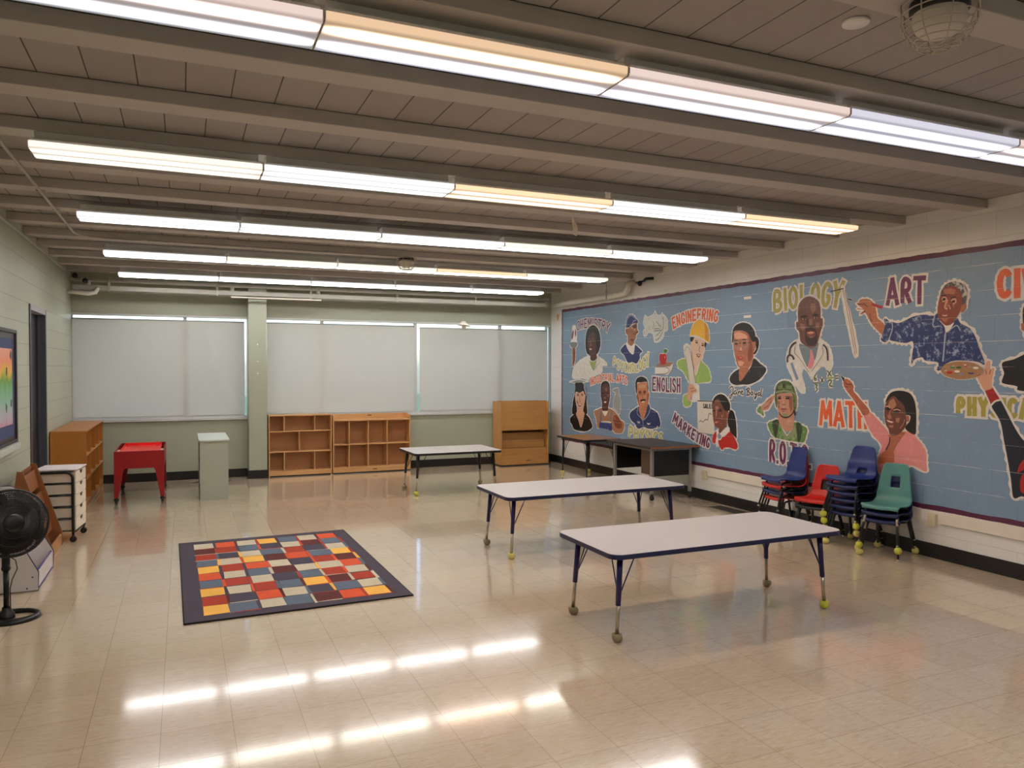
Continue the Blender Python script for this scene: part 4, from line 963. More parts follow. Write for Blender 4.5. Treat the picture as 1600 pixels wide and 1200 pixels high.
FIGS = [
("portrait","woman in a white lab coat with a black bob, upper left of the mural",[
('P','w',6,'11310,2355 11208,2356 11196,2302 11162,2237 11161,2109 11127,2044 11183,1993 11353,1992 11411,2042 11354,2115 11320,2243'),
('P','br',14,'11307,1980 11212,1978 11204,1876 11215,1780 11271,1695 11305,1690 11310,1835'),
('P','cr',10,'10716,1863 10800,1839 10971,1799 11158,1727 11270,1641 11303,1491 10969,1485 10754,1467 10713,1508 10548,1541 10327,1593 10318,1683 10172,1702 10270,1772 10429,1824 10489,1865'),
('P','hb',16,'10616,2336 10762,2302 10835,2223 10862,2099 10854,1975 10811,1891 10737,1859 10695,1848 10510,1865 10430,1914 10380,2004 10381,2124 10422,2226 10503,2300'),
('P','db',0,'10677,2216 10760,2168 10791,2097 10780,2014 10748,1931 10695,1868 10705,1807 10673,1776 10591,1765 10489,1804 10500,1865 10511,1967 10522,2088 10543,2180 10595,2233'),
('P','gy',0,'11395,2084 11154,2077 11145,2034 11194,1993 11341,1995 11395,2041'),
('P','br',0,'11275,2295 11320,2243 11343,2180 11320,2125 11286,2167 11264,2241'),
('P','br',0,'11208,2302 11174,2258 11178,2195 11213,2164 11230,2239'),
('P','db2',0,'10770,2117 10701,2120 10697,2068 10760,2067'),
('P','db2',0,'10645,2125 10573,2120 10577,2065 10645,2072'),
('P','db2',0,'10697,2053 10659,2052 10650,2006 10707,2004'),
('L','dk',7,'10770,2096 10735,2116 10697,2094 10734,2070 10770,2096'),
('L','dk',7,'10651,2093 10610,2117 10569,2090 10610,2066 10651,2093'),
('L','bk',10,'10756,2096 10714,2097'),
('L','bk',10,'10630,2094 10583,2092'),
('P','f2',0,'10721,1966 10685,1971 10644,1954 10675,1938 10717,1946'),
('P','ye',0,'10715,1766 10611,1750 10499,1774 10549,1683 10600,1622 10662,1683'),
('L','lg',7,'10715,1766 10662,1673 10593,1617'),
('L','lg',7,'10489,1784 10529,1683 10589,1617'),
('L','lg',6,'10459,1834 10368,1743 10428,1723 10589,1612'),
]),
("portrait","man in a navy ball cap and sweater over a white tee",[
('P','nv',14,'9634,2000 9723,1966 9782,1924 9752,1876 9692,1851 9647,1803 9573,1732 9457,1739 9344,1719 9261,1791 9261,1852 9213,1874 9207,1897 9290,1944 9389,1985 9416,1870 9458,1851 9545,1903'),
('P','bm',14,'9629,2235 9643,2205 9628,2157 9591,2140 9583,2069 9575,2014 9503,1977 9431,1979 9403,2016 9410,2048 9368,2077 9362,2115 9341,2145 9299,2170 9320,2198 9335,2229 9335,2275 9350,2307 9462,2274 9563,2236'),
('P','w',0,'9620,2039 9627,1999 9589,1936 9531,1888 9458,1851 9416,1878 9395,1947 9389,2001 9403,2016 9488,1972 9575,2006'),
('P','bd',0,'9462,2270 9377,2287 9338,2272 9342,2237 9398,2228 9455,2249'),
('P','bd',0,'9489,2081 9404,2070 9369,2100 9375,2073 9432,2040 9503,2054'),
('P','bd',0,'9629,2220 9604,2211 9609,2164 9628,2180'),
('P','bl',0,'9491,2252 9451,2252 9445,2211 9484,2229'),
('P','bl',0,'9419,2225 9377,2220 9384,2193 9412,2194'),
('P','bk',0,'9369,2165 9299,2180 9295,2165 9355,2152'),
('L','bd',9,'9433,2149 9348,2142'),
('L','bk',9,'9434,2243 9388,2246'),
('P','nv2',14,'9629,2290 9615,2360 9565,2416 9493,2431 9421,2411 9378,2370 9435,2342 9477,2298 9520,2261 9592,2245 9629,2251'),
('P','nv',8,'9378,2366 9329,2348 9308,2320 9321,2297 9378,2304 9448,2289 9505,2261 9578,2241 9491,2291 9435,2338'),
('L','cl',8,'9619,2290 9601,2359 9550,2403 9493,2422 9435,2406 9395,2375'),
('L','cl',8,'9520,2255 9451,2298 9409,2339 9343,2345'),
('P','grn',0,'9629,2286 9596,2289 9592,2249 9629,2247'),
]),
("portrait","woman with long dark hair in a graduation cap and black gown",[
('P','bk',14,'11171,891 11312,847 11389,801 11378,739 11311,692 11267,639 11158,616 10989,614 10823,626 10702,665 10622,711 10663,787 10744,861 10887,902 10927,789 11010,673 11096,789'),
('P','hb',12,'11206,1243 11249,1180 11292,1075 11313,888 11204,889 11150,908 11151,1000 11195,1100 11217,1201'),
('P','hb',12,'10869,1263 10838,1204 10817,1095 10795,917 10897,912 10929,970 10888,1072 10858,1183'),
('P','sk2',0,'11150,918 11171,876 11096,789 11010,683 10938,789 10887,892 10929,940'),
('P','sk',0,'11174,1244 11217,1201 11206,1151 11173,1080 11140,1020 11108,981 11139,908 11033,874 10939,919 10929,1000 10888,1072 10858,1173 10869,1223 10911,1272 11078,1247'),
('P','bk',8,'11197,1402 10943,1406 10901,1322 10848,1214 10890,1232 10931,1276 11057,1242 11174,1259 11228,1201 11207,1314'),
('P','gy',10,'11405,1419 11405,1419 11251,1444 11090,1465 11090,1465 10912,1452 10759,1438 10759,1438 10933,1417 11069,1407 11251,1406'),
('P','lg',0,'11273,1424 11090,1449 10871,1435 11079,1417'),
('L','dk',10,'10829,1354 10817,1155 10823,1095'),
('L','bk',12,'11137,1197 11074,1205'),
('L','bk',12,'10993,1208 10931,1205'),
('L','bd',8,'11146,1219 11074,1229'),
('L','bd',8,'10998,1231 10927,1227'),
('L','hn2',8,'11044,1197 11054,1106 11001,1100'),
('P','lip',0,'11108,1055 11034,1048 10967,1061 11017,1016 11068,1019'),
('P','white',0,'11081,1047 10992,1051 11034,1033'),
('P','hn2',0,'11141,1122 11098,1083 11119,1052 11151,1081'),
]),
("portrait","man in blue bib overalls holding up his hand, beside a grey statue",[
('P','lg',8,'9915,1347 9995,1326 9986,1294 9941,1286 9914,1263 9958,1215 9984,1130 9966,1047 9876,1005 9797,968 9772,1139 9791,1221 9826,1275 9827,1331 9862,1353'),
('P','tan',14,'10334,1029 10449,999 10565,969 10555,911 10506,846 10466,722 10427,710 10389,785 10351,817 10054,827 10016,717 9962,693 9909,669 9716,693 9666,834 9770,873 9840,933 9965,1001 10092,1032'),
('P','bib',0,'10389,805 10313,795 10054,808 10036,837 10016,707 10126,699 10218,711 10388,713 10417,706'),
('P','st',0,'10429,996 10372,1008 10380,882 10389,805 10342,808 10333,962'),
('P','st',0,'10055,1005 10019,1007 10036,847 10072,835'),
('P','db',12,'10318,1404 10356,1336 10364,1220 10325,1116 10315,1001 10221,973 10147,1001 10120,1087 10084,1183 10080,1277 10104,1370 10206,1416'),
('P','w',0,'10315,982 10138,992 10174,933 10229,901 10277,936'),
('P','hb',12,'10225,1453 10319,1428 10360,1365 10365,1268 10337,1336 10299,1376 10206,1411 10123,1379 10091,1305 10092,1390 10142,1440'),
('P','db2',0,'10243,1339 10168,1350 10150,1303 10205,1292'),
('P','db2',0,'10167,1236 10109,1243 10121,1205 10176,1210'),
('P','db2',0,'10264,1205 10204,1207 10195,1179 10256,1171'),
('L','bk',12,'10308,1259 10242,1262'),
('L','bk',12,'10182,1266 10122,1268'),
('P','white',0,'10260,1130 10176,1136 10200,1114 10241,1112'),
('P','br',0,'9911,938 9964,926 9982,860 9945,797 9874,746 9786,743 9734,774 9735,829 9787,881 9858,923'),
('L','bd',9,'9928,854 9805,843'),
('L','bd',9,'9928,807 9795,798'),
('L','bl',9,'9938,918 9928,872'),
]),
("portrait","man with a black moustache in a navy flight jacket with white wings",[
('P','nv',14,'9290,1098 9371,1067 9493,1007 9526,943 9467,883 9377,845 9336,803 9271,781 9145,817 9052,802 8930,807 8825,831 8759,845 8738,897 8768,979 8828,1043 8978,1087 9001,1120 9040,1162 9055,1135'),
('P','p1',0,'9274,1090 9241,986 9185,919 9154,917 9100,1011 9070,1100 9086,1134'),
('P','p1',12,'9334,1423 9341,1299 9316,1212 9299,1142 9258,1091 9195,1054 9147,1061 9070,1100 9040,1162 9025,1223 9011,1292 9034,1326 9050,1395 9074,1450'),
('P','p2',0,'9332,1282 9300,1265 9275,1196 9275,1125 9299,1159 9332,1229'),
('P','p2',0,'9057,1291 9018,1309 9025,1231 9048,1170 9071,1204'),
('P','bl',0,'9294,1407 9120,1419 9104,1376 9277,1363'),
('P','bl',0,'9126,1280 9087,1281 9095,1220 9118,1237'),
('P','hb',12,'9231,1531 9327,1503 9367,1449 9366,1370 9341,1282 9325,1362 9318,1441 9230,1447 9074,1455 9058,1394 9049,1325 9034,1369 9059,1472 9121,1515'),
('P','hb',0,'9243,1188 9196,1209 9118,1212 9094,1194 9164,1187 9219,1173'),
('P','white',0,'9208,1172 9121,1183 9149,1164 9193,1162'),
('L','bk',11,'9280,1299 9221,1305'),
('L','bk',11,'9158,1310 9100,1317'),
('L','bd',7,'9277,1314 9248,1327 9213,1321 9221,1277 9268,1271 9280,1301'),
('L','bd',7,'9158,1322 9127,1334 9096,1326 9103,1289 9150,1283 9161,1314'),
('L','p2',9,'9188,1304 9190,1234 9152,1225'),
('L','cl',8,'9298,1089 9322,999 9241,955 9162,912 9153,803'),
('L','cl',8,'8978,1087 9008,1025 9069,961 9146,913'),
('P','white',0,'9068,883 9014,874 8968,890 8991,862 9037,855'),
('P','cl',0,'9312,889 9240,889 9232,859 9304,859'),
('P','white',0,'8818,849 8781,856 8788,841 8814,839'),
]),
("portrait","person in a yellow hard hat and green jacket holding a roll of plans",[
('P','w',6,'7972,1447 7897,1437 7880,1230 8045,1218 8027,1353'),
('P','gr',14,'8209,1294 8132,1314 8112,1244 8054,1223 8073,1170 8188,1153 8228,1216'),
('P','gr',14,'8176,1773 8323,1751 8363,1715 8332,1655 8243,1620 8203,1584 8144,1514 8086,1468 7972,1458 7806,1473 7664,1498 7682,1588 7719,1655 7827,1724 7864,1747 7964,1551 8050,1702'),
('P','hs',10,'8054,2028 8062,1865 8051,1772 7983,1632 7964,1551 7910,1701 7846,1758 7811,1838 7776,1951 7794,1997 7997,2050'),
('P','hb',0,'8073,2052 7997,2050 8035,1993 8072,1994 8088,2030'),
('P','hb',0,'7776,1985 7745,1961 7775,1905 7794,1940'),
('P','hat',12,'8083,2082 8055,2168 7981,2240 7889,2269 7797,2230 7724,2164 7697,2061 7704,1966 7813,2020 7960,2071 8073,2070'),
('P','hat2',0,'7797,2224 7724,2152 7706,2061 7714,1994 7777,2019 7778,2121'),
('L','w',9,'8083,2067 7960,2062 7813,2011 7704,1960'),
('P','ch',10,'8217,1939 8149,1961 8081,1924 8061,1819 7972,1470 7953,1436 8085,1433 8146,1702 8196,1821'),
('L','lg',7,'8183,1868 8183,1909 8139,1934 8094,1901 8080,1854'),
('L','lg',7,'8051,1819 7963,1464'),
('L','lg',7,'8176,1820 8082,1445'),
('P','hn',0,'8104,1432 8028,1446 7971,1401 7934,1373 7943,1343 8008,1330 8045,1282 8083,1222 8141,1255 8123,1350'),
('L','hn2',7,'8075,1386 7990,1402'),
('L','hn2',7,'8056,1348 7956,1372'),
('L','bk',11,'7969,1981 7918,1971'),
('L','bk',11,'7845,1943 7797,1933'),
('L','bd',6,'7978,2005 7919,1995'),
('L','bd',6,'7839,1966 7790,1953'),
('L','hn2',7,'7870,1930 7902,1872 7869,1862'),
('P','lip',0,'7952,1837 7852,1827 7888,1784 7933,1803'),
('P','white',0,'7935,1826 7865,1819 7898,1806'),
('L','hn2',6,'8052,1865 8047,1772 7983,1638'),
]),
("portrait","person with round glasses, dark hair in a bun and a dark dress, above the cursive name",[
('P','BK',18,'7130,1645 7255,1592 7308,1529 7280,1476 7187,1451 7082,1462 6980,1464 6843,1501 6735,1570 6688,1646 6785,1705 6890,1765 6945,1663 7109,1501 7142,1566'),
('P','f1',0,'7124,1654 7142,1592 7132,1522 7109,1501 7007,1593 6970,1645 7033,1637'),
('P','hb',12,'6874,2012 6825,1994 6806,1934 6829,1858 6872,1812 6897,1825 6860,1867 6861,1935'),
('P','f1',16,'7234,2088 7253,2009 7245,1920 7217,1804 7176,1698 7117,1645 7020,1628 6945,1680 6902,1765 6891,1851 6898,1953 6987,2060 7142,2097'),
('P','f2',0,'7223,2065 7129,2074 7019,2035 7006,1996 7089,1999 7207,1998'),
('P','f2',0,'7164,1733 7112,1741 7047,1723 7085,1680 7143,1680'),
('P','f3',0,'6981,2025 6936,1972 6910,1885 6921,1766 6977,1732 6991,1835 6967,1921'),
('P','f2',0,'7129,1899 7101,1899 7085,1859 7129,1860'),
('P','hb',14,'7078,2185 7182,2169 7241,2132 7261,2071 7266,1947 7240,1999 7234,2088 7142,2097 7038,2079 6981,2042 6936,1980 6911,1954 6861,1961 6875,2063 6913,2116 6976,2163'),
('P','a2',0,'6911,1954 6861,1957 6855,1910 6879,1850 6903,1834'),
('L','lg',6,'7143,1930 7146,1915 7156,1902 7171,1894 7189,1891 7208,1895 7223,1904 7234,1917 7238,1933 7234,1948 7224,1961 7209,1970 7190,1972 7172,1968 7157,1959 7146,1946 7143,1930'),
('L','lg',6,'6993,1937 6997,1921 7009,1907 7026,1898 7046,1895 7067,1899 7085,1909 7097,1924 7101,1940 7097,1957 7086,1971 7068,1980 7048,1982 7027,1978 7009,1968 6998,1954 6993,1937'),
('L','dk',6,'7143,1939 7121,1952 7101,1942'),
('L','dk',6,'6992,1943 6930,1954'),
('L','bk',13,'7212,1939 7169,1942'),
('L','bk',13,'7073,1944 7022,1948'),
('L','goat',8,'7226,1977 7167,1981'),
('L','goat',8,'7086,1985 7014,1987'),
('P','f3',0,'7161,1854 7090,1853 7119,1839'),
('P','re',0,'7174,1786 7119,1790 7050,1784 7091,1757 7146,1756'),
('P','f2',0,'7147,1779 7073,1779 7112,1767'),
]),
("portrait","woman with a ponytail in a red blazer before a sales chart",[
('P','ch',4,'7927,1235 7595,1241 7590,832 7910,836'),
('L','dk',8,'7927,1237 7756,1241 7606,1242'),
('L','dk',6,'7882,968 7853,996 7811,966 7753,1021 7712,994 7696,1098 7639,1079'),
('L','dk',5,'7916,834 7602,829'),
('P','hb',16,'7496,1334 7573,1303 7618,1251 7629,1199 7562,1260 7506,1270 7450,1207 7395,1139 7351,1120 7320,1143 7245,1147 7203,1079 7181,976 7174,831 7200,836 7285,892 7328,966 7340,1057 7298,1158 7299,1228 7354,1297 7419,1330'),
('P','re',12,'7557,878 7613,815 7623,749 7578,724 7545,770 7534,843'),
('P','re',14,'7316,882 7424,824 7467,777 7511,773 7488,704 7433,659 7389,692 7293,701 7187,690 7152,736 7199,815 7285,892'),
('P','w',6,'7534,829 7506,774 7510,701 7544,684 7556,769'),
('P','mk',0,'7562,1267 7612,1207 7622,1127 7610,1033 7580,956 7535,923 7491,919 7501,875 7484,855 7403,925 7350,965 7345,1057 7319,1122 7352,1141 7395,1146 7450,1215 7506,1270'),
('P','w',0,'7507,918 7546,886 7534,822 7512,845 7490,854 7424,824 7380,835 7295,912 7328,952 7403,911 7479,855 7501,882'),
('P','mk2',0,'7572,1180 7516,1190 7494,1162 7549,1138'),
('P','mk2',0,'7449,1086 7416,1088 7426,1052 7454,1057'),
('L','f2',8,'7547,1138 7548,1059'),
('P','a2',0,'7351,1124 7319,1115 7324,1065 7345,1057'),
('L','bk',12,'7603,1124 7571,1130'),
('L','bk',12,'7499,1134 7444,1133'),
('L','bk',7,'7499,1151 7444,1152'),
('P','lip',0,'7581,1003 7497,1015 7492,996 7536,962 7575,976'),
('P','f2',0,'7573,992 7505,1004 7527,984 7567,981'),
('P','f3',0,'7570,1043 7514,1046 7520,1032 7559,1029'),
]),
("portrait","bald bearded man in a white coat with a pink tie and stethoscope",[
('P','cr',10,'6188,1955 6295,1924 6349,1863 6379,1771 6362,1667 6306,1587 6242,1473 6150,1396 6105,1409 6121,1487 6160,1588 6123,1656 6048,1589 6018,1545 5975,1600 5904,1667 5848,1677 5792,1634 5744,1677 5752,1785 5795,1883 5866,1928 5930,1963 5936,1875 6052,1878'),
('L','blu',26,'6304,1713 6268,1633 6212,1531'),
('P','grs',0,'6180,1915 6186,1859 6124,1734 6064,1667 6022,1833 5977,1733 5936,1853 5929,1919 6023,1866'),
('P','pk',0,'6040,1839 6012,1833 5981,1722 6020,1650 6070,1667 6043,1767'),
('P','doc',18,'6044,2402 6133,2391 6200,2334 6219,2256 6213,2154 6239,2144 6235,2076 6196,2040 6188,1983 6165,1926 6082,1879 6022,1861 5958,1887 5916,1973 5895,2038 5871,2092 5876,2163 5900,2169 5906,2279 5942,2353'),
('P','doc2',0,'6043,2322 5985,2329 5955,2261 6013,2220 6043,2267'),
('P','doc2',0,'6187,2130 6115,2115 6114,2059 6171,2050'),
('P','doc2',0,'5965,2129 5911,2115 5927,2062 5967,2074'),
('P','doc2',0,'6059,2168 6019,2166 6004,2104 6055,2101'),
('P','goat',0,'6106,2053 6084,2071 6025,2079 5974,2060 5952,2030 5944,1931 5994,1888 6067,1895 6105,1947'),
('P','doc',0,'6087,2033 5970,2028 5963,1984 6024,1964 6083,1988'),
('P','lip',0,'6094,2030 6062,2039 6025,2042 5988,2036 5967,2024 6003,2001 6066,2003'),
('P','f2',0,'6081,2027 6025,2034 5981,2023 6010,2012 6063,2014'),
('P','doc2',0,'6054,1990 5995,1987 6009,1968 6046,1972'),
('P','f2',0,'6154,2173 6136,2184 6115,2183 6096,2169 6121,2161 6142,2164'),
('P','f2',0,'5992,2177 5975,2187 5954,2187 5937,2175 5958,2166 5980,2168'),
('L','bk',17,'6133,2173 6112,2172'),
('L','bk',17,'5972,2177 5953,2176'),
('L','goat',6,'6160,2170 6136,2186 6111,2185 6091,2167'),
('L','goat',6,'5998,2174 5975,2189 5952,2189 5933,2174'),
('L','bk',11,'6171,2191 6131,2207 6083,2192'),
('L','bk',11,'6001,2198 5969,2208 5929,2197'),
('L','goat',9,'6068,2168 6079,2108 6055,2088 6011,2085 5985,2100'),
('L','sth',13,'6230,1930 6291,1907 6324,1862 6328,1805'),
('L','sth',14,'6355,1716 6365,1765 6332,1799 6287,1787 6260,1750'),
('L','sth',13,'5858,1895 5816,1862 5800,1807 5797,1731'),
('L','lg',6,'6248,1883 6262,1815 6185,1769 6048,1611'),
('L','lg',6,'5872,1874 5850,1808 5905,1743 6005,1622'),
]),
("portrait","saluting soldier in a camouflage helmet and green uniform",[
('P','ug',20,'6826,1186 6768,1225 6721,1141 6728,1114 6773,1138 6819,1154'),
('P','s1',14,'6761,1221 6685,1287 6610,1335 6548,1355 6560,1319 6621,1227 6658,1190 6722,1177 6761,1171'),
('L','s2',9,'6722,1195 6659,1225 6597,1291'),
('L','s2',8,'6672,1279 6597,1317'),
('P','ug',16,'6489,1088 6581,1069 6656,1033 6624,959 6567,901 6492,881 6371,874 6324,869 6219,870 6117,871 6084,933 6068,1018 6153,1054 6268,1072 6290,984 6360,918 6433,991'),
('P','us',0,'6581,1060 6495,1083 6482,1023 6517,897 6535,886 6567,963'),
('P','us',0,'6222,1075 6153,1063 6141,979 6173,874 6202,880 6215,990'),
('P','ub',0,'6476,1023 6378,904 6414,910 6481,970'),
('P','hl',0,'6290,984 6244,1039 6226,972 6266,918 6348,885 6360,914'),
('P','s1',0,'6484,1155 6476,1058 6409,984 6349,967 6290,984 6262,1038 6269,1175'),
('P','hl',0,'6433,991 6360,918 6377,882 6444,938'),
('P','s1',10,'6505,1365 6503,1233 6478,1155 6410,1111 6351,1114 6293,1165 6264,1218 6272,1364 6378,1382'),
('P','s2',0,'6336,1353 6281,1355 6274,1226 6304,1173 6329,1241'),
('P','s2',0,'6498,1295 6473,1287 6472,1199 6491,1225'),
('P','he',18,'6380,1517 6464,1506 6524,1461 6542,1390 6547,1319 6534,1249 6509,1215 6504,1294 6505,1365 6378,1386 6284,1376 6271,1304 6258,1201 6224,1229 6219,1331 6243,1399 6273,1467 6321,1505'),
('P','he2',0,'6500,1444 6427,1490 6415,1438 6487,1418'),
('P','he2',0,'6367,1482 6296,1458 6284,1424 6379,1430'),
('L','hl',14,'6533,1383 6414,1410 6296,1401 6243,1375'),
('L','hl',9,'6243,1373 6225,1306 6241,1237'),
('P','bk',0,'6424,1481 6401,1481 6400,1442 6423,1442'),
('L','goat',9,'6478,1172 6447,1130 6375,1113 6304,1139 6258,1193'),
('P','hl',0,'6435,1159 6340,1164 6351,1127 6411,1124'),
('P','BK',0,'6270,1209 6235,1203 6223,1150 6248,1149'),
('L','bk',13,'6492,1321 6447,1325'),
('L','bk',13,'6377,1327 6321,1328'),
('L','goat',7,'6492,1337 6447,1345'),
('L','goat',7,'6380,1347 6321,1345'),
('L','f2',9,'6407,1320 6410,1268'),
('L','s2',9,'6430,1254 6376,1256'),
('L','lip',11,'6442,1203 6406,1210 6361,1206'),
('L','s2',7,'6429,1184 6381,1186'),
]),
("portrait","painter in a splattered blue denim shirt holding a brush and a palette",[
('P','ar',14,'5414,2313 5365,2321 5304,2310 5263,2279 5236,2238 5222,2193 5208,2131 5175,2102 5139,2072 5115,2022 5147,1966 5206,2010 5267,2068 5308,2126 5336,2173 5364,2188 5405,2171 5405,2183 5364,2214 5437,2224 5437,2236 5378,2226 5448,2276 5438,2287 5427,2289'),
('L','bd',7,'5434,2275 5365,2263'),
('L','bd',7,'5372,2282 5317,2238'),
('L','bd',7,'5343,2201 5391,2176'),
('L','bd',6,'5295,2176 5288,2125 5261,2095'),
('L','red',18,'5270,2263 5210,2239 5151,2220'),
('P','BK',4,'5559,2340 5527,2337 5494,2317 5505,2309 5544,2324'),
('L','lg',6,'5498,2315 5431,2297'),
('P','den',14,'5135,2114 5088,2101 5047,2040 5057,1952 5108,1896 5161,1916 5156,1956 5122,2044'),
('P','den',22,'5059,2080 4984,2066 4917,2082 4830,2115 4723,2127 4619,2111 4579,2127 4507,2013 4410,2080 4371,2033 4285,1984 4238,1912 4209,1832 4162,1718 4162,1683 4226,1709 4414,1720 4512,1684 4551,1638 4587,1643 4572,1703 4696,1722 4728,1751 4803,1733 4835,1685 4835,1743 4820,1838 4827,1895 4892,1883 4982,1895 5074,1923 5046,2000'),
('L','cl',8,'5044,2079 5035,2020 5074,1923'),
('L','cl',7,'4611,2111 4638,2010 4562,2020'),
('L','cl',10,'4506,1963 4516,1849 4527,1712'),
('L','cl',7,'4506,1958 4457,1988 4400,2026 4370,1970'),
('P','white',0,'4563,2066 4517,2014 4503,1963 4457,1993 4429,2045 4477,2021'),
('P','a1',20,'4522,2352 4556,2300 4575,2228 4584,2165 4579,2109 4553,2061 4507,2022 4458,2029 4410,2080 4373,2132 4345,2183 4365,2283 4395,2331 4463,2360'),
('P','a2',0,'4532,2330 4463,2339 4414,2313 4433,2280 4521,2297'),
('P','a2',0,'4515,2219 4482,2221 4489,2158 4517,2169'),
('P','a2',0,'4437,2240 4417,2234 4429,2167 4449,2191'),
('P','a2',10,'4359,2185 4326,2195 4321,2164 4353,2122 4377,2132'),
('P','a2',0,'4548,2089 4508,2077 4478,2084 4498,2049 4533,2060'),
('P','hair2',20,'4444,2390 4512,2369 4547,2327 4563,2260 4546,2290 4522,2343 4463,2355 4404,2336 4365,2283 4355,2202 4331,2196 4313,2270 4328,2333 4376,2374'),
('L','f2',7,'4542,2244 4531,2266 4506,2261 4496,2240 4515,2225 4538,2230'),
('L','bk',11,'4535,2247 4509,2249'),
('L','f2',7,'4456,2223 4437,2245 4413,2238 4410,2211 4436,2199'),
('L','bk',11,'4449,2218 4420,2220'),
('L','bk',7,'4541,2279 4503,2279'),
('L','bk',7,'4459,2251 4411,2256'),
('L','f2',8,'4486,2239 4512,2196 4514,2167 4487,2161'),
('L','f2',6,'4475,2193 4460,2156'),
('L','lip',12,'4541,2127 4509,2130 4481,2112'),
('L','f2',8,'4533,2109 4506,2103 4489,2108'),
('P','pal',10,'4169,1639 4178,1617 4202,1597 4242,1581 4293,1570 4350,1565 4408,1568 4461,1578 4504,1594 4532,1615 4542,1638 4533,1661 4506,1682 4463,1699 4410,1709 4352,1712 4295,1708 4244,1698 4204,1681 4178,1661 4169,1639'),
('P','lf',0,'4408,1661 4412,1655 4425,1652 4441,1652 4453,1655 4458,1661 4453,1667 4441,1671 4425,1671 4413,1667 4408,1661'),
('P','white',0,'4414,1676 4416,1674 4422,1672 4429,1672 4435,1674 4437,1677 4435,1679 4429,1681 4422,1681 4416,1679 4414,1676'),
('P','grn',0,'4348,1661 4353,1655 4366,1651 4383,1651 4397,1655 4402,1661 4397,1667 4383,1671 4367,1671 4353,1667 4348,1661'),
('P','re',0,'4300,1670 4303,1667 4309,1665 4317,1665 4324,1667 4327,1670 4324,1673 4318,1675 4309,1675 4303,1673 4300,1670'),
('P','white',0,'4307,1682 4309,1679 4315,1677 4322,1677 4327,1679 4330,1682 4327,1684 4322,1686 4315,1686 4309,1684 4307,1682'),
('P','white',0,'4199,1657 4204,1651 4217,1647 4233,1647 4246,1651 4251,1657 4246,1663 4233,1667 4217,1667 4204,1663 4199,1657'),
('P','re',0,'4427,1619 4433,1612 4447,1608 4466,1607 4480,1612 4486,1618 4481,1625 4466,1629 4448,1629 4433,1625 4427,1619'),
('P','white',0,'4483,1634 4485,1632 4490,1630 4496,1630 4501,1631 4503,1634 4501,1636 4496,1637 4490,1637 4485,1636 4483,1634'),
('P','white',0,'4364,1628 4369,1622 4381,1619 4396,1618 4409,1622 4414,1628 4409,1634 4397,1637 4381,1637 4369,1634 4364,1628'),
('P','nv2',0,'4238,1617 4243,1611 4257,1606 4274,1606 4288,1610 4294,1617 4289,1623 4275,1627 4257,1628 4243,1624 4238,1617'),
('P','blu',0,'4327,1605 4332,1600 4343,1596 4357,1596 4369,1599 4373,1605 4369,1610 4357,1613 4343,1613 4332,1610 4327,1605'),
]),
("portrait","raised arm with a red wristband reaching up at the right",[
('P','sl',18,'4095,1347 4057,1389 4019,1393 3937,1244 3883,1153 3835,1094 3770,1049 3709,993 3703,626 3783,644 3845,655 3907,635 3930,780 3959,935 3988,1070 4022,1228'),
('P','red',14,'4153,1472 4087,1495 4025,1404 4063,1392 4101,1363'),
('L','w',10,'4101,1352 4066,1392 4025,1401'),
('P','hn',14,'4156,1660 4140,1709 4112,1711 4108,1649 4078,1657 4088,1601 4098,1514 4087,1495 4153,1475 4188,1523 4217,1578 4206,1616 4181,1605'),
('L','hn2',6,'4150,1644 4138,1606'),
('L','hn2',6,'4105,1644 4116,1606'),
('P','red',8,'3879,844 3854,915 3809,962 3768,966 3787,902 3858,847'),
('P','red',8,'3847,812 3807,838 3746,835 3724,705 3830,679 3856,727'),
]),
("portrait","man in a black jacket cut off by the right edge",[
('P','bk',20,'4008,1703 3924,1725 3846,1761 3764,1796 3642,1740 3638,1492 3875,1481 3893,1513 3986,1530 4015,1548 3997,1614 4012,1660'),
('P','hb',20,'3717,2134 3805,2154 3849,2135 3859,2090 3856,2017 3846,1943 3782,1850 3712,1848'),
('P','a2',10,'3871,2004 3847,2007 3846,1943 3866,1953'),
('P','a2',0,'3830,2052 3698,2044 3695,1866 3765,1850 3828,1943'),
]),
("portrait","smiling woman in a pink blazer writing with her raised arm",[
('P','pkb',16,'5284,1237 5347,1199 5336,1165 5292,1081 5240,1016 5157,946 5146,904 5176,825 5185,747 5153,665 4976,688 4872,767 4789,777 4675,742 4674,823 4678,910 4710,971 4765,1023 4802,1060 4886,1086 4980,996 5047,931 5064,1047 5119,1111 5191,1174'),
('P','ma',14,'5586,1540 5558,1549 5502,1519 5474,1475 5474,1431 5392,1354 5284,1246 5347,1199 5390,1240 5478,1351 5556,1428 5590,1472 5602,1517'),
('L','bd',7,'5580,1517 5557,1495 5502,1497'),
('L','m1',7,'5568,1473 5534,1456'),
('P','pg',10,'5643,1588 5583,1555 5597,1519'),
('P','a2',0,'5059,1048 5053,972 5096,892 5126,856 5017,884 4979,954 4923,1025 4895,1077'),
('P','mo',0,'5106,883 5017,892 5002,810 5016,783 5144,760 5175,765 5165,826'),
('L','goat',9,'5051,1015 5057,955 5096,891'),
('P','hb',22,'4948,1450 5035,1435 5083,1391 5107,1331 5083,1349 5025,1398 4976,1370 4918,1315 4893,1238 4842,1228 4846,1179 4887,1127 4877,1095 4793,1061 4780,1135 4782,1280 4807,1377 4854,1432'),
('P','m1',8,'5025,1398 5083,1349 5112,1297 5116,1213 5100,1137 5069,1089 5049,1040 4981,1037 4896,1110 4878,1161 4884,1226 4908,1315 4976,1370'),
('P','m2',0,'5063,1350 5015,1377 4985,1320 5023,1268 5077,1307'),
('P','m2',0,'5086,1214 5047,1225 5031,1192 5066,1182'),
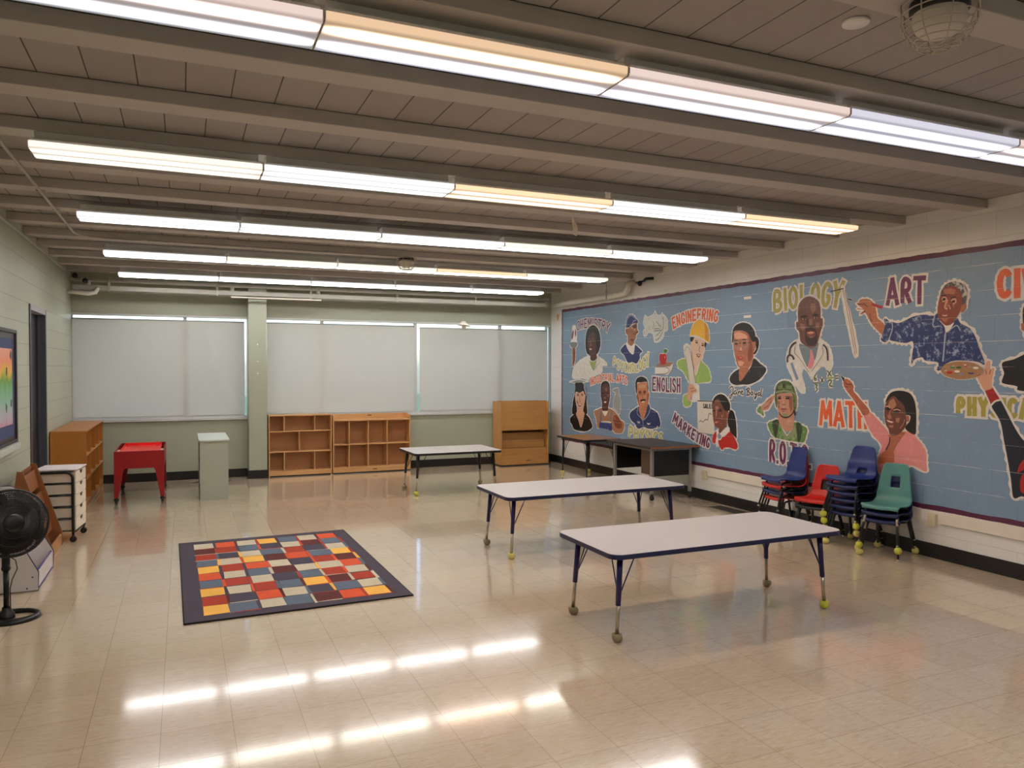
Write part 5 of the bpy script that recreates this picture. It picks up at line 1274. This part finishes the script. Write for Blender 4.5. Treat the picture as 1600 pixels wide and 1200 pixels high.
('P','m2',0,'4993,1195 4945,1202 4958,1155 4987,1162'),
('P','m2',0,'5065,1127 5011,1128 5020,1105 5055,1107'),
('P','a2',0,'4879,1226 4851,1224 4850,1179 4873,1165'),
('L','white',10,'4873,1168 4869,1161'),
('P','lip',0,'5095,1182 5051,1174 4994,1165 5019,1136 5075,1146'),
('P','white',0,'5088,1174 5051,1166 5010,1159 5031,1150 5072,1158'),
('L','bk',14,'5094,1279 5052,1275'),
('L','bk',14,'5013,1252 4950,1259'),
('L','f2',7,'5102,1298 5070,1303 5050,1285'),
('L','f2',7,'5013,1269 4975,1281 4941,1268'),
('L','bk',7,'5018,1278 4975,1291 4936,1279'),
('L','a2',9,'5044,1267 5065,1209 5034,1199'),
('L','m2',6,'4892,1193 4906,1142 4943,1107'),
]),
("emblem","white splotch with black chart lines and dots, left of the orange letters",[
('P','sp',8,'9130,2400 9076,2367 8996,2377 8931,2395 8879,2443 8840,2389 8738,2376 8713,2410 8688,2380 8600,2317 8586,2172 8660,2154 8685,2075 8785,2020 8888,2016 8915,2083 8941,2136 9047,2156 9087,2120 9154,2107 9175,2176 9128,2212 9170,2289 9157,2349'),
('L','BK',6,'8909,2168 8799,2167 8698,2166 8674,2241 8690,2336'),
('L','BK',6,'8849,2037 8760,2070 8698,2155'),
('L','BK',5,'8930,2299 8901,2253 8942,2196'),
('L','BK',5,'8852,2294 8787,2254 8736,2204'),
('L','BK',5,'8903,2194 8825,2198 8749,2187'),
('L','BK',5,'8863,2089 8799,2123 8755,2151'),
('L','BK',13,'8888,2407 8880,2407'),
('L','BK',13,'9045,2339 9037,2338'),
('L','BK',13,'9145,2284 9137,2284'),
('L','BK',13,'9031,2230 9023,2229'),
('L','BK',13,'8964,2230 8957,2230'),
('L','BK',13,'8876,2229 8868,2229'),
('L','BK',13,'9144,2164 9136,2163'),
('L','BK',13,'9144,2141 9136,2141'),
('L','BK',13,'8696,2337 8689,2336'),
('L','BK',13,'8621,2293 8613,2292'),
('L','BK',13,'8626,2188 8619,2188'),
('L','BK',13,'8858,2041 8851,2041'),
('L','BK',13,'8790,2233 8782,2232'),
('L','BK',13,'8733,2233 8725,2233'),
('L','BK',13,'9010,2199 9002,2198'),
('L','BK',13,'9077,2172 9069,2172'),
]),
("emblem","red apple on a book above the purple word",[
('P','w',8,'8876,1665 8533,1670 8564,1571 8875,1574'),
('P','ch',6,'8533,1674 8439,1729 8485,1637 8557,1571'),
('P','bk2',4,'8860,1674 8760,1731 8439,1729 8533,1674'),
('L','dk',6,'8876,1667 8539,1670 8554,1573 8869,1567'),
('P','ap',8,'8732,1851 8770,1829 8776,1771 8744,1712 8681,1699 8625,1712 8600,1769 8607,1827 8645,1849 8688,1843'),
('P','lf',8,'8670,1864 8670,1900 8633,1911 8583,1899 8595,1863 8632,1856'),
('L','white',16,'8642,1802 8634,1800'),
('P','lip',0,'8763,1771 8731,1719 8681,1703 8731,1741 8744,1785'),
]),
("emblem","white easel leg with thin brown lines right of the olive letters",[
('P','cr',10,'5637,2450 5607,2454 5579,2350 5518,2157 5457,1967 5429,1796 5471,1775 5528,1970 5597,2225'),
('L','bk2',5,'5620,2437 5543,2148 5463,1786'),
('L','bk2',5,'5597,2425 5517,2136 5443,1796'),
('L','BK',7,'5775,2427 5693,2434 5611,2442'),
]),
("lettering","cursive black name under the portrait with glasses",[
('L','@BK',9,'7309,1404 7293,1426 7260,1436 7239,1423 7247,1370 7267,1309 7294,1288 7310,1303 7284,1335 7231,1356'),
('L','@BK',9,'7186,1385 7219,1384 7232,1352 7205,1340 7179,1376 7179,1345 7165,1341'),
('L','@BK',9,'7153,1381 7148,1342 7144,1373 7120,1387 7109,1347'),
('L','@BK',9,'7100,1365 7071,1379 7084,1392 7101,1370 7091,1344 7062,1349'),
('L','@BK',9,'6998,1420 6994,1377 6989,1338'),
('L','@BK',9,'7017,1402 6973,1430 6954,1409 6992,1386 6944,1370 6966,1339 7010,1342'),
('L','@BK',9,'6916,1384 6935,1366 6928,1345 6903,1350 6894,1372 6916,1384'),
('L','@BK',9,'6873,1376 6866,1351 6841,1356 6833,1382 6841,1331 6865,1296 6872,1312 6835,1344'),
('L','@BK',9,'6781,1375 6807,1376 6819,1355 6802,1339 6778,1358'),
('L','@BK',9,'6752,1426 6766,1380 6773,1343 6749,1337'),
]),
("lettering","dark green fraction sum with an equals sign by the raised hand",[
('L','@grn',9,'5954,1595 5982,1562 5977,1525 5950,1532 5960,1554 5980,1545'),
('L','@grn',9,'5986,1499 5924,1502'),
('L','@grn',9,'5974,1484 5928,1482 5962,1455 5927,1441 5958,1411'),
('L','@grn',9,'5896,1557 5857,1509'),
('L','@grn',9,'5858,1554 5888,1506'),
('L','@grn',9,'5805,1629 5752,1572'),
('L','@grn',9,'5761,1626 5798,1567'),
('L','@grn',9,'5790,1526 5763,1539 5746,1521 5783,1478 5734,1471'),
('L','@grn',9,'5702,1575 5665,1579'),
('L','@grn',9,'5697,1551 5662,1555'),
('L','@ye',11,'5818,1552 5719,1559'),
]),
]
WORDS = [
('CHEMISTRY','PU',14,24,[(11175,2428),(10638,2449),(10063,2337),(11174,2258),(10636,2296),(10138,2184)],"small purple word arching over the lab coat portrait"),
('PSYCHOLOGY','YG',16,26,[(10002,1848),(9497,1728),(9034,1887),(10020,1672),(9479,1588),(9016,1690)],"pale green sagging word under the ball cap portrait"),
('INDUSTRIAL ARTS','OR',12,22,[(10723,1493),(10133,1564),(9582,1526),(10701,1365),(10131,1441),(9581,1399)],"small orange two word title"),
('ENGINEERING','OR',14,30,[(8512,2323),(8006,2409),(7501,2351),(8470,2163),(8004,2252),(7541,2205)],"orange arching word over the yellow hard hat"),
('ENGLISH','PU',16,30,[(8952,1534),(8608,1529),(8282,1525),(8958,1332),(8606,1326),(8280,1323)],"purple word under the apple"),
('PHYSICS','YG',16,32,[(9558,816),(9087,785),(8651,774),(9574,626),(9101,612),(8679,606)],"pale green word half hidden by the desk"),
('MARKETING','PU',16,30,[(8422,1083),(8016,890),(7653,789),(8481,934),(8068,746),(7679,647)],"purple word slanting down to the red blazer"),
('SALES','BK',0,11,[(7807,1206),(7708,1208),(7597,1207),(7807,1149),(7708,1150),(7596,1150)],"small black word on the chart"),
('BIOLOGY','OG',20,44,[(6615,2518),(6088,2540),(5585,2527),(6601,2255),(6084,2279),(5661,2242)],"large olive word over the bald man"),
('ART','PU',20,42,[(5124,2496),(4905,2484),(4699,2469),(5120,2231),(4902,2223),(4702,2217)],"purple three letter word upper right"),
('MATH','OR',20,42,[(5906,1327),(5600,1332),(5309,1335),(5919,1062),(5597,1063),(5290,1064)],"bright orange word crossed by the raised arm"),
('R.O.T.C.','PU',18,38,[(6644,872),(6321,861),(6012,849),(6640,592),(6318,598),(6008,602)],"purple initials behind the leftmost chairs"),
('CIVICS','OR',22,52,[(4077,2457),(3736,2428),(3396,2398),(4071,2207),(3738,2192),(3405,2178)],"big orange word cut off by the right edge"),
('PHYSICAL','OG',20,40,[(4412,1421),(4046,1426),(3681,1432),(4409,1255),(4044,1252),(3679,1250)],"olive word behind the raised arm"),
]
SEC = {'den': ((150, 160, 188), (0.53, 0.60)), 'ug': ((160, 178, 132), (0.52, 0.62)), 'us': ((96, 104, 70), (0.5, 0.62)), 'he': ((116, 132, 84), (0.50, 0.60)), 'hair2': ((186, 182, 172), (0.50, 0.56)),
       'bib': ((150, 160, 196), (0.56, 0.64)), 'BK': ((86, 90, 96), (0.57, 0.66)), 're': ((222, 110, 90), (0.58, 0.72)), 'nv': ((84, 96, 140), (0.60, 0.72)), 'hb': ((60, 50, 52), (0.66, 0.76)),
       'PU': ((150, 88, 124), (0.60, 0.74)), 'bk': ((64, 60, 60), (0.66, 0.76)), 'doc': ((140, 92, 76), (0.52, 0.66)), 'mk': ((156, 100, 82), (0.54, 0.68)), 'db': ((112, 74, 64), (0.55, 0.7)), 'f1': ((206, 138, 104), (0.52, 0.66)), 'a1': ((164, 88, 60), (0.52, 0.64)), 'm1': ((140, 92, 72), (0.54, 0.68)), 'ma': ((196, 118, 86), (0.52, 0.66)), 'ar': ((204, 136, 96), (0.52, 0.64)), 's1': ((216, 166, 140), (0.52, 0.66)), 'bm': ((180, 124, 90), (0.54, 0.66)), 'p1': ((216, 150, 112), (0.52, 0.66)), 'pkb': ((236, 168, 160), (0.55, 0.7)), 'gr': ((176, 204, 120), (0.54, 0.68)), 'cr': ((232, 226, 216), (0.5, 0.66)), 'OR': ((240, 130, 84), (0.58, 0.72)), 'sl': ((78, 84, 100), (0.63, 0.72))}
m_blue = paint('mural_blue', (126, 150, 174), 0.38, 0.07, 3.5, 0.85, (146, 166, 186), (0.58, 0.72))
def cmat(k):
    s2 = SEC.get(k)
    return paint('mural_'+k, CT[k], 0.38, 0.14, 26, 0.35, s2[0] if s2 else None, s2[1] if s2 else (0.5, 0.6))
def chaikin(pts, closed, it=2):
    for _ in range(it):
        q = []; n = len(pts)
        rng = range(n if closed else n-1)
        if not closed: q.append(pts[0])
        for i in rng:
            a, b_ = pts[i], pts[(i+1) % n]
            q += [(a[0]*.75+b_[0]*.25, a[1]*.75+b_[1]*.25), (a[0]*.25+b_[0]*.75, a[1]*.25+b_[1]*.75)]
        if not closed: q.append(pts[-1])
        pts = q
    return pts
def smooth_closed(pts, sub=4):
    # Catmull-Rom through every point, so that ragged hems and corners keep their outline
    if len(pts) <= 5: return pts
    out = []; n = len(pts)
    for i in range(n):
        p0, p1, p2, p3 = pts[i-1], pts[i], pts[(i+1) % n], pts[(i+2) % n]
        for k in range(sub):
            t = k/sub; out.append(tuple(0.5*((2*p1[j])+(-p0[j]+p2[j])*t+(2*p0[j]-5*p1[j]+4*p2[j]-p3[j])*t*t+(-p0[j]+3*p1[j]-3*p2[j]+p3[j])*t*t*t) for j in (0, 1)))
    return out
LAY = 0.0006
class Flat:
    """Flat paint shapes on the plane of the right wall, one mesh with one slot per colour."""
    def __init__(s): s.b = MB(); s.keys = []; s.q = 0
    def mi(s, k):
        if k not in s.keys: s.keys.append(k)
        return s.keys.index(k)
    def poly(s, pts, k, lay):
        x = XR-0.0016-LAY*lay; bm = s.b.bm
        vs = [bm.verts.new((x, p[0], p[1])) for p in pts]; es = [bm.edges.new((vs[i], vs[(i+1) % len(vs)])) for i in range(len(vs))]
        r = bmesh.ops.triangle_fill(bm, use_beauty=True, use_dissolve=False, edges=es, normal=(-1, 0, 0))
        for g in r['geom']:
            if isinstance(g, bmesh.types.BMFace):
                g.material_index = s.mi(k)
                if g.normal.x > 0: g.normal_flip()
    def stroke(s, pts, w, k, lay, closed=False, wob=0.0):
        s.q += 1; x = XR-0.0016-LAY*lay-0.00004*(s.q % 12); bm = s.b.bm; m = s.mi(k); n = len(pts); h = w/2
        L = []; R = []
        for i in range(n):
            a = pts[i-1] if (i > 0 or closed) else pts[0]; c = pts[(i+1) % n] if (i < n-1 or closed) else pts[-1]
            d = Vector((c[0]-a[0], c[1]-a[1]));
            if d.length < 1e-7: d = Vector((1, 0))
            d.normalize(); hh = h*(1+wob*math.sin(i*2.3+pts[i][0]*40)); nx = Vector((-d.y, d.x))*hh
            x -= 0.000004; L.append(bm.verts.new((x, pts[i][0]+nx.x, pts[i][1]+nx.y))); R.append(bm.verts.new((x, pts[i][0]-nx.x, pts[i][1]-nx.y)))
        for i in range(n if closed else n-1):
            j = (i+1) % n
            f = bm.faces.new((L[i], L[j], R[j], R[i])); f.material_index = m
    def build(s, name, parent, label):
        for f in s.b.bm.faces:
            f.normal_update()
            if f.normal.x > 0: f.normal_flip()
        o = s.b.build(name, [cmat(k) if k != 'mural_blue' else m_blue for k in s.keys], parent, recalc=False)
        if label: tag(o, label)
        return o
mural = thing('mural', 'wide painted mural of people and school subjects on a blue field, covering the right wall', 'mural', (0, 0, 0))
rnd = random.Random(11)
b = MB(); x = XR-0.0012
b.prism([(x, 11.69, 0.43), (x, -1.5, 0.43), (x, -1.5, 2.63), (x, 11.69, 2.63)], (0.0008, 0, 0)); b.build('blue_field', m_blue, mural)
m_plum = paint('mural_border', (92, 40, 66), 0.4, 0.15, 14, 0.3, (132, 84, 112), (0.62, 0.75))
b = MB(); x = XR-0.002
def band(fn, t0, t1, n, half):
    prev = None
    for i in range(n+1):
        t = t0+(t1-t0)*i/n; j = rnd.uniform(0.8, 1.2); j2 = rnd.uniform(0.8, 1.2)
        p, d = fn(t); a = b.bm.verts.new((x, p[0]+d[0]*half*j, p[1]+d[1]*half*j)); c = b.bm.verts.new((x, p[0]-d[0]*half*j2, p[1]-d[1]*half*j2))
        if prev: b.bm.faces.new((prev[0], a, c, prev[1]))
        prev = (a, c)
band(lambda t: ((t, 2.635), (0, 1)), 11.71, -1.5, 170, 0.022)
band(lambda t: ((t, 0.436), (0, 1)), 11.71, -1.5, 170, 0.022)
band(lambda t: ((11.692, t), (1, 0)), 2.655, 0.42, 40, 0.018)
for f in b.bm.faces:
    f.normal_update()
    if f.normal.x > 0: f.normal_flip()
tag(b.build('border', m_plum, mural, recalc=False), 'uneven plum painted border line')
FONT = {'A': [[(0,0),(.5,1),(1,0)],[(.2,.27),(.8,.27)]], 'B': [[(.1,0),(.1,1),(.62,1),(.85,.86),(.8,.62),(.5,.53),(.12,.52)],[(.12,.52),(.6,.5),(.92,.34),(.88,.1),(.6,0),(.1,0)]],
 'C': [[(.92,.80),(.7,.98),(.35,.97),(.08,.72),(.06,.3),(.3,.03),(.68,.02),(.92,.22)]], 'D': [[(.1,0),(.1,1),(.55,.97),(.92,.7),(.92,.3),(.55,.02),(.1,0)]],
 'E': [[(.92,1),(.12,1),(.12,0),(.92,0)],[(.12,.5),(.75,.5)]], 'G': [[(.9,.82),(.68,.98),(.34,.96),(.08,.7),(.08,.28),(.32,.02),(.7,.02),(.9,.2),(.9,.42),(.55,.42)]],
 'H': [[(.12,0),(.12,1)],[(.88,0),(.88,1)],[(.12,.5),(.88,.5)]], 'I': [[(.5,0),(.5,1)]], 'K': [[(.12,0),(.12,1)],[(.88,1),(.14,.42)],[(.36,.56),(.92,0)]],
 'L': [[(.14,1),(.14,0),(.9,0)]], 'M': [[(.02,0),(.14,1),(.5,.3),(.86,1),(.98,0)]], 'N': [[(.1,0),(.1,1),(.9,0),(.9,1)]],
 'O': [[(.5,1),(.16,.85),(.06,.5),(.16,.15),(.5,0),(.84,.15),(.94,.5),(.84,.85),(.5,1)]], 'P': [[(.12,0),(.12,1),(.66,.98),(.9,.82),(.86,.58),(.6,.46),(.14,.44)]],
 'R': [[(.12,0),(.12,1),(.66,.98),(.88,.82),(.84,.6),(.6,.5),(.14,.48)],[(.46,.48),(.94,0)]], 'S': [[(.88,.84),(.64,.99),(.3,.97),(.1,.78),(.22,.58),(.74,.44),(.92,.24),(.72,.02),(.32,.01),(.08,.18)]],
 'T': [[(0,1),(1,1)],[(.5,1),(.5,0)]], 'U': [[(.1,1),(.1,.25),(.34,0),(.66,0),(.9,.25),(.9,1)]], 'V': [[(.04,1),(.5,0),(.96,1)]], 'Y': [[(.02,1),(.5,.46),(.98,1)],[(.5,.46),(.5,0)]], '.': [[(.3,.03),(.7,.03)]], ' ': []}
CURVY = set('BCDGOPRSU')
WID = {'I': .42, '.': .38, ' ': .6, 'M': 1.25}
for (txt, ck, halo, w, q, label) in WORDS:
    fl = Flat(); q = [(a/1000, c/1000) for a, c in q]
    def at(u, v):
        l = [2*(u-.5)*(u-1), 4*u*(1-u), 2*u*(u-.5)]
        t = [sum(l[k]*q[k][i] for k in range(3)) for i in (0, 1)]; bt = [sum(l[k]*q[3+k][i] for k in range(3)) for i in (0, 1)]
        return (bt[0]+(t[0]-bt[0])*v, bt[1]+(t[1]-bt[1])*v)
    tot = sum(WID.get(c, 1.0) for c in txt); pos = 0.0
    sw = w/1000; height = abs(q[0][1]-q[3][1]); length = abs(q[2][0]-q[0][0])
    vpad = sw/2/height; upad = sw/2/length
    for c in txt:
        wd = WID.get(c, 1.0)/tot; gap = 0.10*wd
        for st_ in FONT[c]:
            pts = []
            uv = chaikin(st_, False, 2) if c in CURVY else None
            if uv is None:
                uv = []
                for a, b_ in zip(st_, st_[1:]): uv += [(a[0]+(b_[0]-a[0])*k/4, a[1]+(b_[1]-a[1])*k/4) for k in range(4)]
                uv.append(st_[-1])
            u0, u1 = pos+gap*0.5+upad*0.7, pos+wd-gap*0.5-upad*0.7
            if u1 < u0: u0 = u1 = (u0+u1)/2
            pts = [at(u0+(u1-u0)*a, vpad+(1-2*vpad)*v) for a, v in uv]
            if c not in CURVY:      # keep corners crisp: draw every straight run by itself, slightly overlapping
                for i in range(0, len(pts)-1, 4):
                    run = pts[i:i+5]; d = Vector((run[-1][0]-run[0][0], run[-1][1]-run[0][1]))
                    if d.length > 0: d = d.normalized()*sw*0.40
                    run = [(run[0][0]-d.x, run[0][1]-d.y)]+run[1:-1]+[(run[-1][0]+d.x, run[-1][1]+d.y)]
                    if halo:
                        e = d.normalized()*halo/1000 if d.length > 0 else d
                        fl.stroke([(run[0][0]-e.x, run[0][1]-e.y)]+run[1:-1]+[(run[-1][0]+e.x, run[-1][1]+e.y)], sw+2*halo/1000, 'w', 1, wob=0.08)
                    fl.stroke(run, sw, ck, 2 if ck != 'BK' else 14, wob=0.05)
            else:
                if halo: fl.stroke(pts, sw+2*halo/1000, 'w', 1, wob=0.08)
                fl.stroke(pts, sw, ck, 2 if ck != 'BK' else 14, wob=0.05)
        pos += wd
    fl.build('lettering', mural, label)
for (nm, label, shapes) in FIGS:
    fl = Flat(); lay = 4
    S_ = []
    for (t_, ck, w, ps) in shapes:
        pts = [tuple(float(v)/1000 for v in p_.split(',')) for p_ in ps.split()]
        if t_ == 'P':
            pp = smooth_closed(pts)
            if w:
                fl.stroke(pp, 2.2*w/1000, 'w', 3, closed=True, wob=0.35)
            S_.append((pp, ck, 'P', w))
        else:
            halo = ck.startswith('@'); ck = ck.lstrip('@'); pp = chaikin(pts, False, 2)
            if halo: fl.stroke(pp, (w+34)/1000, 'w', 3, wob=0.2)
            S_.append((pp, ck, 'L', w))
    for pp, ck, t_, w in S_:
        if t_ == 'P': fl.poly(pp, ck, lay)
        else: fl.stroke(pp, 1.45*w/1000, ck, lay)
        lay += 0.5
    fl.build(nm, mural, label)
